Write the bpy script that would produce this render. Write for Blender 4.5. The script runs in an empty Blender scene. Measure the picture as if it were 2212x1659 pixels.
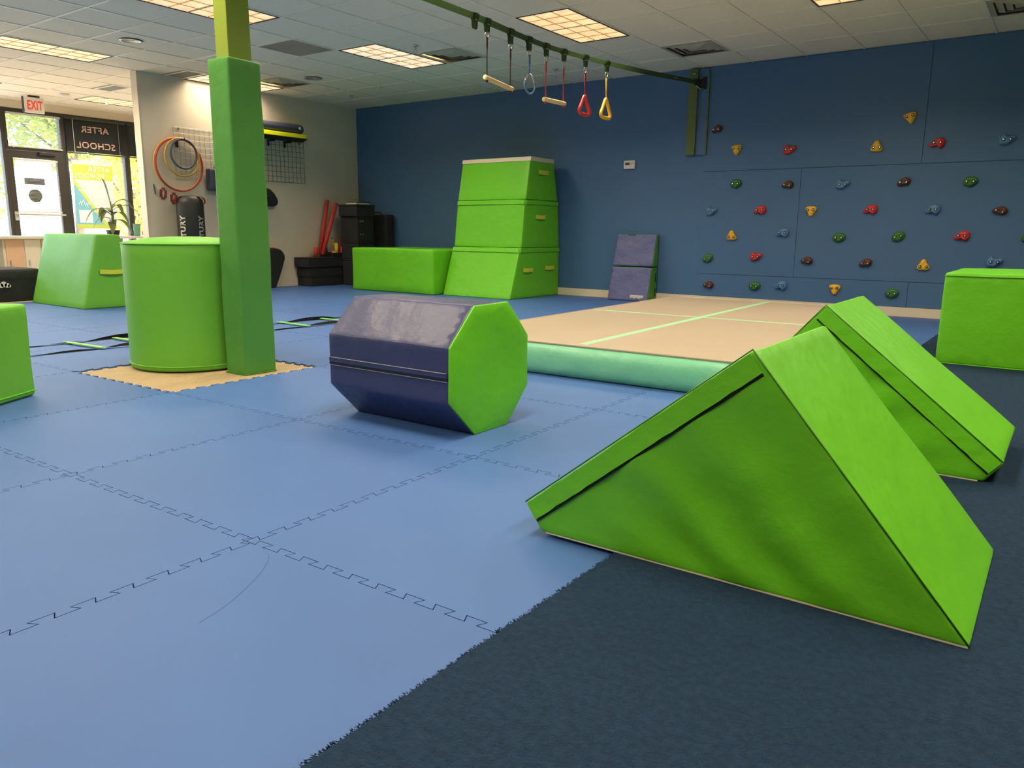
import bpy, bmesh, math, random
from mathutils import Vector, Matrix, noise
random.seed(7)
C = bpy.context.scene.collection
scn = bpy.context.scene

# ------------------------------------------------------------------ camera
IMW, IMH = 2212.0, 1659.0
FPX, YAW, PITCH, ROLL, CAMH = 1667.2, -0.62273, -0.19540, 0.00964, 0.8822
_F = Vector((math.sin(YAW)*math.cos(PITCH), math.cos(YAW)*math.cos(PITCH), math.sin(PITCH)))
_R0 = Vector((math.cos(YAW), -math.sin(YAW), 0)); _U0 = _R0.cross(_F)
_R = _R0*math.cos(ROLL) + _U0*math.sin(ROLL); _U = _U0*math.cos(ROLL) - _R0*math.sin(ROLL)
cam_data = bpy.data.cameras.new('camera'); cam = bpy.data.objects.new('camera', cam_data); C.objects.link(cam)
cam_data.sensor_fit = 'HORIZONTAL'; cam_data.sensor_width = 36.0; cam_data.lens = FPX*36.0/IMW
cam_data.clip_start = 0.02; cam_data.clip_end = 300
m = Matrix((_R, _U, -_F)).transposed().to_4x4(); m.translation = (0, 0, CAMH); cam.matrix_world = m
scn.camera = cam

# ------------------------------------------------------------------ light and exposure
scn.view_settings.view_transform = 'Standard'; scn.view_settings.look = 'None'
scn.view_settings.gamma = 1.0; scn.view_settings.use_curve_mapping = False
scn.view_settings.exposure = 0.0
world = bpy.data.worlds.new('sky'); scn.world = world; world.use_nodes = True
wn = world.node_tree; bg = wn.nodes['Background']
sky = wn.nodes.new('ShaderNodeTexSky'); sky.sky_type = 'NISHITA'; sky.sun_disc = False
sky.sun_elevation = math.radians(48); sky.sun_rotation = math.radians(60); sky.air_density = 1.2; sky.dust_density = 2.0
wn.links.new(sky.outputs['Color'], bg.inputs['Color']); bg.inputs['Strength'].default_value = 1.7
sun_d = bpy.data.lights.new('sun', 'SUN'); sun_d.energy = 6.0; sun_d.angle = 0.01; sun_d.color = (1, .93, .82)
sun = bpy.data.objects.new('sun', sun_d); C.objects.link(sun)
sun.rotation_euler = Vector((-0.62, -0.30, -0.95)).to_track_quat('-Z', 'Y').to_euler()
PANEL_W = 37.0          # watts of one ceiling troffer
PANEL_GLOW = 1.0        # radiance of its lens
WARM = (1.0, 0.83, 0.61)

# ------------------------------------------------------------------ pixel helpers (direction only)
def ray(px, py):
    a, b = (px-IMW/2)/FPX, (py-IMH/2)/FPX
    return _F + _R*a - _U*b
def hit(px, py, axis, val):
    d = ray(px, py); o = Vector((0, 0, CAMH)); return o + d*((val-o[axis])/d[axis])
def onfloor(px, py, z=0.0): return hit(px, py, 2, z)
YW, XW, XS, H = 9.431, -10.03, -14.0, 2.8514
def onwall(px, py): return hit(px, py, 1, YW)
T = 0.6096; GX, GY = -5.7782, 5.0913

# ------------------------------------------------------------------ materials
def lin(c):
    return tuple((x/255/12.92 if x/255 <= .04045 else ((x/255+.055)/1.055)**2.4) for x in c)
MATS = {}
def mat(name, col, rough=.6, metal=0, var=0.0, vscale=4, bump=0, bscale=40, bdist=.01, obj_var=0.0, emit=None, estr=0, coat=0,
        spec=.5, alpha=1, trans=0, bump2=0, b2scale=3, detail=4):
    if name in MATS: return MATS[name]
    mt = bpy.data.materials.new(name); mt.use_nodes = True; MATS[name] = mt
    nt = mt.node_tree; b = nt.nodes['Principled BSDF']; L = nt.links.new
    c = lin(col)+(1,)
    b.inputs['Base Color'].default_value = c; b.inputs['Roughness'].default_value = rough; b.inputs['Metallic'].default_value = metal
    b.inputs['Specular IOR Level'].default_value = spec; b.inputs['Coat Weight'].default_value = coat
    b.inputs['Alpha'].default_value = alpha; b.inputs['Transmission Weight'].default_value = trans
    mt.diffuse_color = c
    tc = nt.nodes.new('ShaderNodeTexCoord')
    last = None
    if var or obj_var:
        hsv = nt.nodes.new('ShaderNodeHueSaturation'); hsv.inputs['Color'].default_value = c
        val = None
        if var:
            nz = nt.nodes.new('ShaderNodeTexNoise'); nz.inputs['Scale'].default_value = vscale; nz.inputs['Detail'].default_value = detail
            L(tc.outputs['Object'], nz.inputs['Vector'])
            mr = nt.nodes.new('ShaderNodeMapRange'); mr.inputs[1].default_value = .25; mr.inputs[2].default_value = .75
            mr.inputs[3].default_value = 1-var; mr.inputs[4].default_value = 1+var; L(nz.outputs['Fac'], mr.inputs[0]); val = mr.outputs[0]
        if obj_var:
            oi = nt.nodes.new('ShaderNodeObjectInfo'); m2 = nt.nodes.new('ShaderNodeMapRange')
            m2.inputs[3].default_value = 1-obj_var; m2.inputs[4].default_value = 1+obj_var; L(oi.outputs['Random'], m2.inputs[0])
            if val is not None:
                mu = nt.nodes.new('ShaderNodeMath'); mu.operation = 'MULTIPLY'; L(val, mu.inputs[0]); L(m2.outputs[0], mu.inputs[1]); val = mu.outputs[0]
            else: val = m2.outputs[0]
        L(val, hsv.inputs['Value']); L(hsv.outputs[0], b.inputs['Base Color'])
    prev = None
    for st, sc, di in ((bump2, b2scale, .05), (bump, bscale, bdist)):
        if st:
            nz = nt.nodes.new('ShaderNodeTexNoise'); nz.inputs['Scale'].default_value = sc; nz.inputs['Detail'].default_value = 5
            L(tc.outputs['Object'], nz.inputs['Vector'])
            bp = nt.nodes.new('ShaderNodeBump'); bp.inputs['Strength'].default_value = st; bp.inputs['Distance'].default_value = di
            L(nz.outputs['Fac'], bp.inputs['Height'])
            if prev: L(prev, bp.inputs['Normal'])
            prev = bp.outputs[0]
    if prev: L(prev, b.inputs['Normal'])
    if emit:
        b.inputs['Emission Color'].default_value = lin(emit)+(1,); b.inputs['Emission Strength'].default_value = estr
    return mt
GREEN = mat('lime vinyl', (106, 196, 34), .42, var=.04, vscale=2.5, bump=.12, bscale=260, bdist=.002, bump2=.22, b2scale=5, spec=.4)
SAGE = mat('sage green vinyl', (80, 146, 62), .5, var=.04, vscale=2.5, bump=.12, bscale=260, bdist=.002, bump2=.22, b2scale=5, spec=.35)
APPLE_HAZY = mat('hazy apple vinyl', (108, 182, 60), .5, var=.04, vscale=2.5, bump=.12, bscale=260, bdist=.002, bump2=.15, b2scale=4, spec=.35)  # green dulled so the left-hand blocks carry window haze in their colour
GREEN_D = mat('lime vinyl piping', (60, 124, 20), .45)
NAVY = mat('navy vinyl', (56, 62, 104), .38, var=.05, vscale=2, bump=.1, bscale=250, bdist=.002, bump2=.3, b2scale=4, spec=.5)
MAUVE = mat('slate purple vinyl', (86, 92, 142), .38, bump=.1, bscale=40, bdist=.01, bump2=.35, b2scale=5)
YEL_W = mat('yellow green webbing', (206, 212, 60), .7)
MATB = mat('blue foam mat', (68, 105, 166), .52, var=.07, vscale=1.6, obj_var=.05, bump=.25, bscale=420, bdist=.0015, spec=.4)
TANJ = mat('tan woven foam', (188, 164, 126), .75, var=.08, vscale=9)
FOAM_D = mat('dark foam edge', (60, 66, 72), .9)
CARPET = mat('teal carpet', (33, 54, 78), .95, var=.22, vscale=60, bump=.9, bscale=170, bdist=.008, spec=.15, detail=6)
TUFT = mat('carpet tuft', (35, 57, 82), .95, spec=.1)
WBLUE = mat('blue wall paint', (72, 110, 152), .5, var=.02, vscale=1, bump=.12, bscale=220, bdist=.002)
WWHITE = mat('white wall paint', (224, 211, 188), .6, bump=.1, bscale=200, bdist=.002)
TRIM = mat('cream trim paint', (226, 212, 186), .45)
TILE = mat('ceiling tile', (244, 230, 204), .9, var=.03, vscale=30, bump=.35, bscale=150, bdist=.003, obj_var=.012, spec=.2)
STAIN = mat('stained ceiling tile', (165, 148, 128), .9, var=.12, vscale=3, spec=.2)
TBAR = mat('ceiling grid paint', (244, 232, 208), .4)
WPLAST = mat('white plastic', (228, 224, 212), .4)
BLACK = mat('black plastic', (30, 30, 30), .55)
BLACKF = mat('black fabric', (36, 37, 37), .8, var=.15, vscale=6, bump=.3, bscale=90, bdist=.004)
DARKM = mat('dark bronze frame', (58, 55, 50), .45, metal=.3)
STEEL = mat('steel', (200, 200, 196), .28, metal=.9)
STEELD = mat('galvanised wire', (150, 148, 140), .4, metal=.6)
WIREB = mat('grey wire', (92, 92, 88), .5, metal=.3)
RED = mat('red foam', (196, 62, 52), .7, var=.06, vscale=8)
REDP = mat('red plastic', (214, 52, 50), .38)
YELP = mat('yellow plastic', (242, 186, 40), .4)
BLUEP = mat('blue plastic', (84, 134, 178), .38)
GRNP = mat('green plastic', (52, 118, 38), .38)
BRNP = mat('brown plastic', (98, 54, 34), .38)
WOOD = mat('pale turned wood', (232, 203, 150), .5, var=.08, vscale=14)
OLIVE = mat('olive webbing', (84, 104, 68), .8, bump=.4, bscale=300, bdist=.002)
OLIVEB = mat('olive painted board', (94, 112, 60), .55, var=.04, vscale=3)
GREENP = mat('lime paint', (138, 160, 52), .5, bump=.1, bscale=60, bdist=.003)
STITCH = mat('white stitching', (214, 222, 206), .7)
ROPEB = mat('brown rope', (70, 40, 34), .8)
ROPER = mat('red rope', (196, 62, 58), .7)
ROPEBL = mat('blue rope', (66, 100, 146), .7)
TAN = mat('tan pvc', (180, 165, 143), .42, var=.03, vscale=3, bump=.08, bscale=120, bdist=.002, bump2=.1, b2scale=6)
MINT = mat('mint pvc', (128, 206, 164), .3, bump2=.25, b2scale=6, spec=.5)
MINTL = mat('mint stripe', (166, 226, 176), .45)
RUNG = mat('neon rung', (150, 238, 90), .4)
LEAF = mat('plant leaf', (122, 134, 82), .5, var=.15, vscale=9)
GLASS = mat('window glass', (250, 255, 252), .02, alpha=.10, spec=.5)
PEACH = mat('peach laminate', (222, 186, 156), .6)
GREY = mat('grey laminate', (168, 164, 156), .6)
REDB = mat('red brown plastic', (142, 62, 52), .5)
YELF = mat('hi vis yellow vinyl', (226, 232, 30), .4)
SLATEP = mat('slate vinyl', (72, 76, 98), .4, bump2=.2, b2scale=6)
BLINDD = mat('dark blind slat', (56, 57, 54), .5)
BLINDL = mat('light blind slat', (196, 194, 180), .5)
POSTER = mat('poster paper', (206, 214, 220), .6)
POSTG = mat('poster green ink', (190, 206, 90), .6)
POSTB = mat('poster blue ink', (120, 184, 208), .6)
POSTW = mat('poster white ink', (240, 240, 236), .6)
LETTER = mat('frosted letter vinyl', (226, 186, 166), .6)
EXITR = mat('exit red', (206, 40, 36), .5, emit=(230, 50, 44), estr=.5)
BOLTM = mat('bolt steel', (225, 225, 220), .18, metal=1)
ASPH = mat('pale paving', (196, 192, 184), .9, var=.1, vscale=.6)
FOL = mat('sunlit foliage', (150, 168, 52), .6, var=.3, vscale=1.5)
FOL2 = mat('yellow foliage', (206, 190, 56), .6, var=.3, vscale=1.5)
BARK = mat('bark', (96, 78, 60), .9, var=.2, vscale=8)
LENS = {}
def lens_mat(key, col, s):
    if key not in LENS:
        mt = mat('troffer lens '+key, (240, 230, 210), .5, emit=col, estr=s); LENS[key] = mt
        nt = mt.node_tree; b = nt.nodes['Principled BSDF']; L = nt.links.new
        tc = nt.nodes.new('ShaderNodeTexCoord'); nz = nt.nodes.new('ShaderNodeTexNoise'); nz.inputs['Scale'].default_value = 7; nz.inputs['Detail'].default_value = 1
        mr = nt.nodes.new('ShaderNodeMapRange'); mr.inputs[1].default_value = .3; mr.inputs[2].default_value = .7; mr.inputs[3].default_value = s*.72; mr.inputs[4].default_value = s*1.12
        L(tc.outputs['Object'], nz.inputs['Vector']); L(nz.outputs['Fac'], mr.inputs[0]); L(mr.outputs[0], b.inputs['Emission Strength'])
    return LENS[key]
# woven relief on the tan jigsaw mat
def weave():
    nt = TANJ.node_tree; b = nt.nodes['Principled BSDF']; L = nt.links.new
    tc = nt.nodes.new('ShaderNodeTexCoord'); ck = nt.nodes.new('ShaderNodeTexBrick'); ck.inputs['Scale'].default_value = 20
    ck.inputs['Color1'].default_value = (1, 1, 1, 1); ck.inputs['Color2'].default_value = (.8, .8, .8, 1); ck.inputs['Mortar'].default_value = (0, 0, 0, 1)
    ck.inputs['Mortar Size'].default_value = .03; ck.inputs['Mortar Smooth'].default_value = .8
    mp = nt.nodes.new('ShaderNodeMapping'); mp.inputs['Rotation'].default_value[2] = .785
    L(tc.outputs['Object'], mp.inputs[0]); L(mp.outputs[0], ck.inputs['Vector'])
    bp = nt.nodes.new('ShaderNodeBump'); bp.inputs['Strength'].default_value = .9; bp.inputs['Distance'].default_value = .006
    L(ck.outputs['Color'], bp.inputs['Height']); L(bp.outputs[0], b.inputs['Normal'])
weave()

# ------------------------------------------------------------------ mesh helpers
def base_loc(p):
    v = Vector((0, 0, 0))
    while p is not None: v += p.location; p = p.parent
    return v
def obj(name, bm, material, parent=None, smooth=False, world=True, loc=None):
    """link a bmesh as one object; coordinates are world unless world=False"""
    if world and (parent is not None or loc is not None):
        off = base_loc(parent) if parent is not None else Vector((0, 0, 0))
        if loc is not None: off = off if parent is not None else Vector(loc)
        bmesh.ops.translate(bm, verts=bm.verts, vec=-off)
    me = bpy.data.meshes.new(name); bmesh.ops.recalc_face_normals(bm, faces=bm.faces)
    if smooth:
        for f in bm.faces: f.smooth = True
    bm.to_mesh(me); bm.free(); me.materials.append(material)
    o = bpy.data.objects.new(name, me); C.objects.link(o)
    if parent is not None: o.parent = parent
    elif loc is not None: o.location = loc
    return o
def tag(o, label, cat, group=None):
    o['label'] = label; o['category'] = cat
    if group: o['group'] = group
    return o
def struct(o): o['kind'] = 'structure'; return o
def thing(name, label, cat, loc=(0, 0, 0), group=None):
    o = bpy.data.objects.new(name, None); C.objects.link(o); o.location = loc; o.empty_display_size = .1
    return tag(o, label, cat, group)
def nb(): return bmesh.new()
def box(bm, x0, x1, y0, y1, z0, z1, M=None):
    vs = [bm.verts.new((x, y, z)) for x in (x0, x1) for y in (y0, y1) for z in (z0, z1)]
    for f in ((0, 1, 3, 2), (4, 6, 7, 5), (0, 4, 5, 1), (2, 3, 7, 6), (0, 2, 6, 4), (1, 5, 7, 3)): bm.faces.new([vs[i] for i in f])
    if M is not None: bmesh.ops.transform(bm, matrix=M, verts=vs)
    return vs
def bbox_obj(name, dims, material, parent=None, bev=0, loc=None, M=None):
    bm = nb(); box(bm, *dims, M=M)
    if bev: bmesh.ops.bevel(bm, geom=list(bm.edges), offset=bev, segments=2, affect='EDGES', profile=.5)
    return obj(name, bm, material, parent, loc=loc)
def tube(bm, pts, r, n=8, closed=False):
    pts = [Vector(p) for p in pts]; k = len(pts); rings = []
    up = None
    for i, p in enumerate(pts):
        a = pts[(i-1) % k] if (closed or i > 0) else p; b = pts[(i+1) % k] if (closed or i < k-1) else p
        t = (b-a).normalized()
        if up is None:
            up = Vector((0, 0, 1)) if abs(t.z) < .9 else Vector((1, 0, 0))
        s = t.cross(up)
        if s.length < 1e-5: s = t.cross(Vector((0, 1, 0)))
        s.normalize(); u = s.cross(t).normalized(); up = u
        rr = r[i] if isinstance(r, (list, tuple)) else r
        rings.append([bm.verts.new(p + s*math.cos(q*2*math.pi/n)*rr + u*math.sin(q*2*math.pi/n)*rr) for q in range(n)])
    for i in range(k if closed else k-1):
        A, B = rings[i], rings[(i+1) % k]
        for q in range(n): bm.faces.new((A[q], A[(q+1) % n], B[(q+1) % n], B[q]))
    if not closed:
        bm.faces.new(rings[0][::-1]); bm.faces.new(rings[-1])
def prism(bm, poly, axis, a, b):
    """poly of 2d points in the two remaining axes (in xyz order), extruded on axis from a to b"""
    def P(p, t):
        c = [0, 0, 0]; r = [i for i in range(3) if i != axis]; c[r[0]], c[r[1]], c[axis] = p[0], p[1], t; return c
    A = [bm.verts.new(P(p, a)) for p in poly]; B = [bm.verts.new(P(p, b)) for p in poly]; n = len(poly)
    bm.faces.new(A[::-1]); bm.faces.new(B)
    for i in range(n): bm.faces.new((A[i], A[(i+1) % n], B[(i+1) % n], B[i]))
def lathe(bm, prof, n=24, c=(0, 0, 0)):
    rings = [[bm.verts.new((c[0]+r*math.cos(2*math.pi*q/n), c[1]+r*math.sin(2*math.pi*q/n), c[2]+z)) for q in range(n)] for r, z in prof]
    for A, B in zip(rings, rings[1:]):
        for q in range(n): bm.faces.new((A[q], A[(q+1) % n], B[(q+1) % n], B[q]))
    bm.faces.new(rings[0][::-1]); bm.faces.new(rings[-1])
def cyl(bm, p, d, r, n=12):
    p = Vector(p); tube(bm, [p, p+Vector(d)], r, n)
def soften(bm, bev=.012, seg=2, edge=.09, amp=.004, freq=3.0, fn=None, seed=0):
    bmesh.ops.recalc_face_normals(bm, faces=bm.faces)
    bmesh.ops.bevel(bm, geom=list(bm.edges), offset=bev, segments=seg, affect='EDGES', profile=.5)
    bmesh.ops.triangulate(bm, faces=bm.faces)
    for _ in range(7):
        es = [e for e in bm.edges if e.calc_length() > edge]
        if not es: break
        bmesh.ops.subdivide_edges(bm, edges=es, cuts=1)
        bmesh.ops.triangulate(bm, faces=[f for f in bm.faces if len(f.verts) > 3])
    bm.normal_update()
    mv = []; zm = min(v.co.z for v in bm.verts)
    for v in bm.verts:
        d = amp*noise.noise(Vector((v.co.x*freq+seed*3.1, v.co.y*freq, v.co.z*freq)))
        if fn: d += fn(v.co, v.normal)
        mv.append((v, v.normal*d*min(1, (v.co.z-zm)/.07)))
    for v, d in mv: v.co += d
def keep_floor(bm, z):
    for v in bm.verts:
        if v.co.z < z: v.co.z = z
def copy_tree(o, parent=None):
    c = o.copy(); C.objects.link(c); c.parent = parent
    for ch in list(o.children): copy_tree(ch, c)
    return c
_tcache = {}
def text_bm(s, size, mirror=False, bold=.0):
    cu = bpy.data.curves.new('lettering', 'FONT'); cu.body = s; cu.space_character = 1.08; cu.size = size; cu.align_x = 'CENTER'; cu.align_y = 'CENTER'; cu.offset = bold; cu.resolution_u = 3
    o = bpy.data.objects.new('lettering', cu); C.objects.link(o)
    dg = bpy.context.evaluated_depsgraph_get(); dg.update()
    me = bpy.data.meshes.new_from_object(o.evaluated_get(dg)); bm = nb(); bm.from_mesh(me)
    bpy.data.objects.remove(o); bpy.data.curves.remove(cu); bpy.data.meshes.remove(me)
    if mirror:
        for v in bm.verts: v.co.x *= -1
    return bm
def text_plane(bm, o, ux, uy, thick=.002):
    """map flat text into a plane at o with axes ux, uy and give it a little thickness"""
    ux, uy = Vector(ux), Vector(uy); n = ux.cross(uy).normalized()
    r = bmesh.ops.extrude_face_region(bm, geom=list(bm.faces)); vs = [g for g in r['geom'] if isinstance(g, bmesh.types.BMVert)]
    for v in vs: v.co.z += thick
    for v in bm.verts: v.co = Vector(o) + ux*v.co.x + uy*v.co.y + n*v.co.z
    return bm

# ================================================================== THE SETTING
Y0, X1 = -5.0, 4.0
floor = struct(bbox_obj('floor', (XS-.1, X1+.1, Y0-.1, YW+.1, -.2, -.024), FOAM_D))
wall_back = struct(bbox_obj('wall_back', (XW-.12, X1+.1, YW, YW+.15, -.024, H+.1), WBLUE))
wall_lobby = struct(bbox_obj('wall_lobby', (XS-.1, XW-.12, YW, YW+.15, -.024, H+.1), WWHITE))
WE = 5.665
wall_left = struct(bbox_obj('wall_left', (XW-.125, XW, WE, YW, -.024, H+.02), WWHITE))
wall_right = struct(bbox_obj('wall_right', (X1, X1+.12, Y0-.1, YW, -.024, H+.1), WWHITE))
wall_front = struct(bbox_obj('wall_front', (XS-.1, X1, Y0-.12, Y0, -.024, H+.1), WWHITE))
# corner bead at the free end of the partition
tr = struct(bbox_obj('trim_1', (XW-.135, XW+.006, WE-.012, WE, 0, H), TRIM))
bl = struct(bbox_obj('baseboard_left', (XW, XW+.014, WE, YW, 0, .105), TRIM))
bbm = nb(); box(bbm, XW+.014, X1, YW-.027, YW-.0125, 0, .1); bb = struct(obj('baseboard_back', bbm, TRIM))

struct(bbox_obj('floor_lobby_bounce', (XS-.05, XW-.15, Y0, YW, -.0235, -.002), mat('beige bounce floor', (206, 196, 178), .5)))  # unseen pale floor, added to bounce light up into the lobby
# plywood climbing panels on the back wall, each sheet its own piece
PT = .012
def panel(x0, x1, z0, z1):
    g = .0022
    o = bbox_obj('plywood_panel', (x0+g, x1-g, YW-PT, YW, z0+g, z1-g), WBLUE, wall_back, bev=.0015)
panel(-3.875, -1.445, .1, .378); panel(-1.445, .99, .1, .378)
panel(-3.875, -2.682, .378, 1.628); panel(-2.682, -.24, .378, 1.628); panel(-.24, 2.2, .378, 1.628)
panel(-3.875, -1.445, 1.628, H-.004); panel(-1.445, 1.0, 1.628, H-.004)

# ---- interlocking foam floor mats
P = 1.04; NT = 11; TD = .0125; FL = .006; GAP = .0014
def edge_profile():
    p = P/NT; pts = [(0, -TD)]
    for k in range(NT):
        a, b = k*p+p/4, k*p+3*p/4
        pts += [(a+FL, -TD), (a-FL, TD), (b+FL, TD), (b-FL, -TD)]
    return pts
def mat_outline():
    e = edge_profile(); out = []
    # counter-clockwise; every corner is at (-TD,-TD) relative to its cell corner
    bot = [(t, d) for t, d in e]; bot[0] = (-TD, -TD)
    right = [(P+d, t) for t, d in e]; right[0] = (P-TD, -TD)
    top = [(t, P+d) for t, d in e]; top[0] = None
    left = [(d, t) for t, d in e]
    out = bot + right + [(P-TD, P-TD)] + top[:0:-1] + [(-TD, P-TD)] + left[:0:-1]
    return out
def inset(poly, g):
    n = len(poly); res = []
    for i in range(n):
        a, b, c = Vector(poly[i-1]), Vector(poly[i]), Vector(poly[(i+1) % n])
        d1, d2 = (b-a).normalized(), (c-b).normalized()
        n1, n2 = Vector((-d1.y, d1.x)), Vector((-d2.y, d2.x)); s = (n1+n2)
        s = s.normalized() if s.length > 1e-4 else n1
        res.append(tuple(b + s*(g/max(.4, s.dot(n1)))))
    return res
MO = inset(mat_outline(), GAP)
def mat_bm():
    bm = nb(); prism(bm, MO, 2, -.022, 0)
    return bm
MROT = .0195; MX, MY = -2.866, 1.246
def cell_xy(i, j):
    c, s = math.cos(MROT), math.sin(MROT); return MX + (i*c - j*s)*P, MY + (i*s + j*c)*P
shared = None
for i in range(-8, 3):
    for j in range(-3, 9):
        cs = [cell_xy(i+a, j+b) for a in (0, 1) for b in (0, 1)]
        xs = [c[0] for c in cs]; ys = [c[1] for c in cs]
        if min(xs) > -.78 or max(xs) < XW+.1 or min(ys) > YW-.06: continue
        if i == -2 and j == 1: continue
        clip = min(xs)-.03 < XW+.02 or max(ys)+.03 > YW-.03
        x, y = cell_xy(i, j)
        if clip:
            bm = mat_bm(); bmesh.ops.transform(bm, matrix=Matrix.Translation((x, y, 0)) @ Matrix.Rotation(MROT, 4, 'Z'), verts=bm.verts)
            for co, no in (((XW+.015, 0, 0), (-1, 0, 0)), ((0, YW-.028, 0), (0, 1, 0))):
                g = list(bm.verts)+list(bm.edges)+list(bm.faces)
                bmesh.ops.bisect_plane(bm, geom=g, plane_co=co, plane_no=no, clear_outer=True)
            obj('foam_mat', bm, MATB, floor)
        else:
            if shared is None:
                o = obj('foam_mat', mat_bm(), MATB, floor, world=False); shared = o.data
            else:
                o = bpy.data.objects.new('foam_mat', shared); C.objects.link(o); o.parent = floor
            o.location = (x, y, 0); o.rotation_euler[2] = MROT
# the tan mat let into the floor round the column, a little thinner than the blue ones
bm = mat_bm(); bmesh.ops.translate(bm, verts=bm.verts, vec=(0, 0, -.009)); keep_floor(bm, -.0235)
tj = obj('jigsaw_mat', bm, TANJ, None, world=False); x, y = cell_xy(-2, 1); tj.location = (x, y, 0); tj.rotation_euler[2] = MROT
tag(tj, 'tan basket-weave jigsaw floor mat set among the blue mats under the padded column', 'floor mat')

bm = nb(); sc = [(548, 1172), (570, 1186), (580, 1198), (579, 1210), (566, 1232), (545, 1256), (520, 1280), (490, 1305), (460, 1326), (430, 1344)]; rows = []
for k, (a, b) in enumerate(sc):
    p0 = onfloor(a, b, .0003); p1 = onfloor(a+2.4, b+2.0, .0003); rows.append([bm.verts.new(p0), bm.verts.new(p0+(p1-p0)*(1-.06*k))])
for r0, r1 in zip(rows, rows[1:]): bm.faces.new((r0[0], r0[1], r1[1], r1[0]))
obj('scuff_mark', bm, mat('scuffed foam', (54, 84, 138), .6), floor)

# ---- carpet runner with a cut edge
def carpet():
    bm = nb(); n = 300; ys = [Y0+.01 + (YW-.03-Y0)*k/n for k in range(n+1)]
    cx = lambda y: -.935 + .006*noise.noise(Vector((y*9, 3, 0))) + .004*noise.noise(Vector((y*40, 7, 0))) + .012*(y-3)/6
    A = []; 
    for y in ys:
        x = cx(y); A.append([bm.verts.new(p) for p in ((x+.004, y, .0005), (x, y, .007), (x+.006, y, .0125), (X1-.01, y, .0125), (X1-.01, y, .0005))])
    for a, b in zip(A, A[1:]):
        for q in range(5): bm.faces.new((a[q], a[(q+1) % 5], b[(q+1) % 5], b[q]))
    bm.faces.new(A[0]); bm.faces.new(A[-1])
    c = obj('carpet', bm, CARPET); tag(c, 'dark teal cut-pile carpet laid along the side of the blue mats', 'carpet')
    bm = nb()
    for k in range(2600):
        y = .3 + 2.6*random.random()**1.4; x = cx(y) + random.uniform(-.002, .006); z = random.uniform(.003, .0115); r = random.uniform(.0012, .0026)
        d = Vector((-random.uniform(.002, .007), random.uniform(-.004, .004), random.uniform(-.001, .004)))
        b0 = Vector((x, y, z)); s = Vector((0, r, 0)); u = Vector((0, 0, r))
        v = [bm.verts.new(b0+s), bm.verts.new(b0+u), bm.verts.new(b0-s), bm.verts.new(b0+d)]
        bm.faces.new((v[0], v[1], v[3])); bm.faces.new((v[1], v[2], v[3])); bm.faces.new((v[2], v[0], v[3]))
    t = obj('edge_pile', bm, TUFT, c); t['kind'] = 'stuff'
carpet()
CZ = .0128

# ---- suspended ceiling: slab, runners, tiles
ceiling = struct(bbox_obj('ceiling', (XS-.1, X1+.1, Y0-.1, YW+.15, H+.045, H+.2), TILE))
LIGHTS = [(i, j, 'a' if (i, j) in ((-7, 2), (-2, 2)) else 'b') for i in (-12, -7, -2, 2, 6, 10) for j in (2, -2, -6, -10)]  # besides the fixtures in view, unseen troffers are added to light the room
VENTS = [(-1, 3), (3, 5), (-6, 3), (8, 5)]
RETS = [(-10, 1.5), (-7, 1.5)]
taken = set()
for i, j, _ in LIGHTS: taken |= {(i, j), (i, j+1)}
for v in VENTS: taken.add(v)
tshared = None
IX0, IX1, JY0, JY1 = -13, 10, -4, 7
for i in range(IX0, IX1):
    for j in range(JY0, JY1):
        if (i, j) in taken: continue
        x0, y0 = GX+i*T, GY+j*T; y1 = y0+T if j < 6 else YW
        if x0 < XW < x0+T and False: continue
        stain = (i, j) == (-3, 1)
        if j == 6 or stain or (i, j) in ((-10, 1), (-7, 1)):
            yy1 = y0+T*.5 if (i, j) in ((-10, 1), (-7, 1)) else y1
            o = bbox_obj('ceiling_tile', (x0+.010, x0+T-.010, y0+.010, yy1-(.010 if j < 6 else .002), H+.006, H+.02), STAIN if stain else TILE, ceiling)
            if stain: o['label'] = 'water-stained brown ceiling tile'
        else:
            if tshared is None:
                bm = nb(); box(bm, -T/2+.010, T/2-.010, -T/2+.010, T/2-.010, -.007, .007); o = obj('ceiling_tile', bm, TILE, ceiling, world=False); tshared = o.data
            else:
                o = bpy.data.objects.new('ceiling_tile', tshared); C.objects.link(o); o.parent = ceiling
            o.location = (x0+T/2, y0+T/2, H+.013)
for i in range(IX0, IX1+1):
    x = GX+i*T; bbox_obj('grid_runner', (x-.012, x+.012, GY+JY0*T, YW, H, H+.006), TBAR, ceiling)
for j in range(JY0, JY1):
    y = GY+j*T; bbox_obj('grid_runner', (GX+IX0*T, GX+IX1*T, y-.012, y+.012, H+.0004, H+.0062), TBAR, ceiling)
# closing band from the last runner to the street wall and over the part of the room behind the camera
bbox_obj('ceiling_border', (XS, GX+IX0*T-.013, Y0, YW, H+.002, H+.016), TILE, ceiling)
bbox_obj('ceiling_border', (GX+IX1*T+.013, X1, Y0, YW, H+.002, H+.016), TILE, ceiling)

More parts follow.
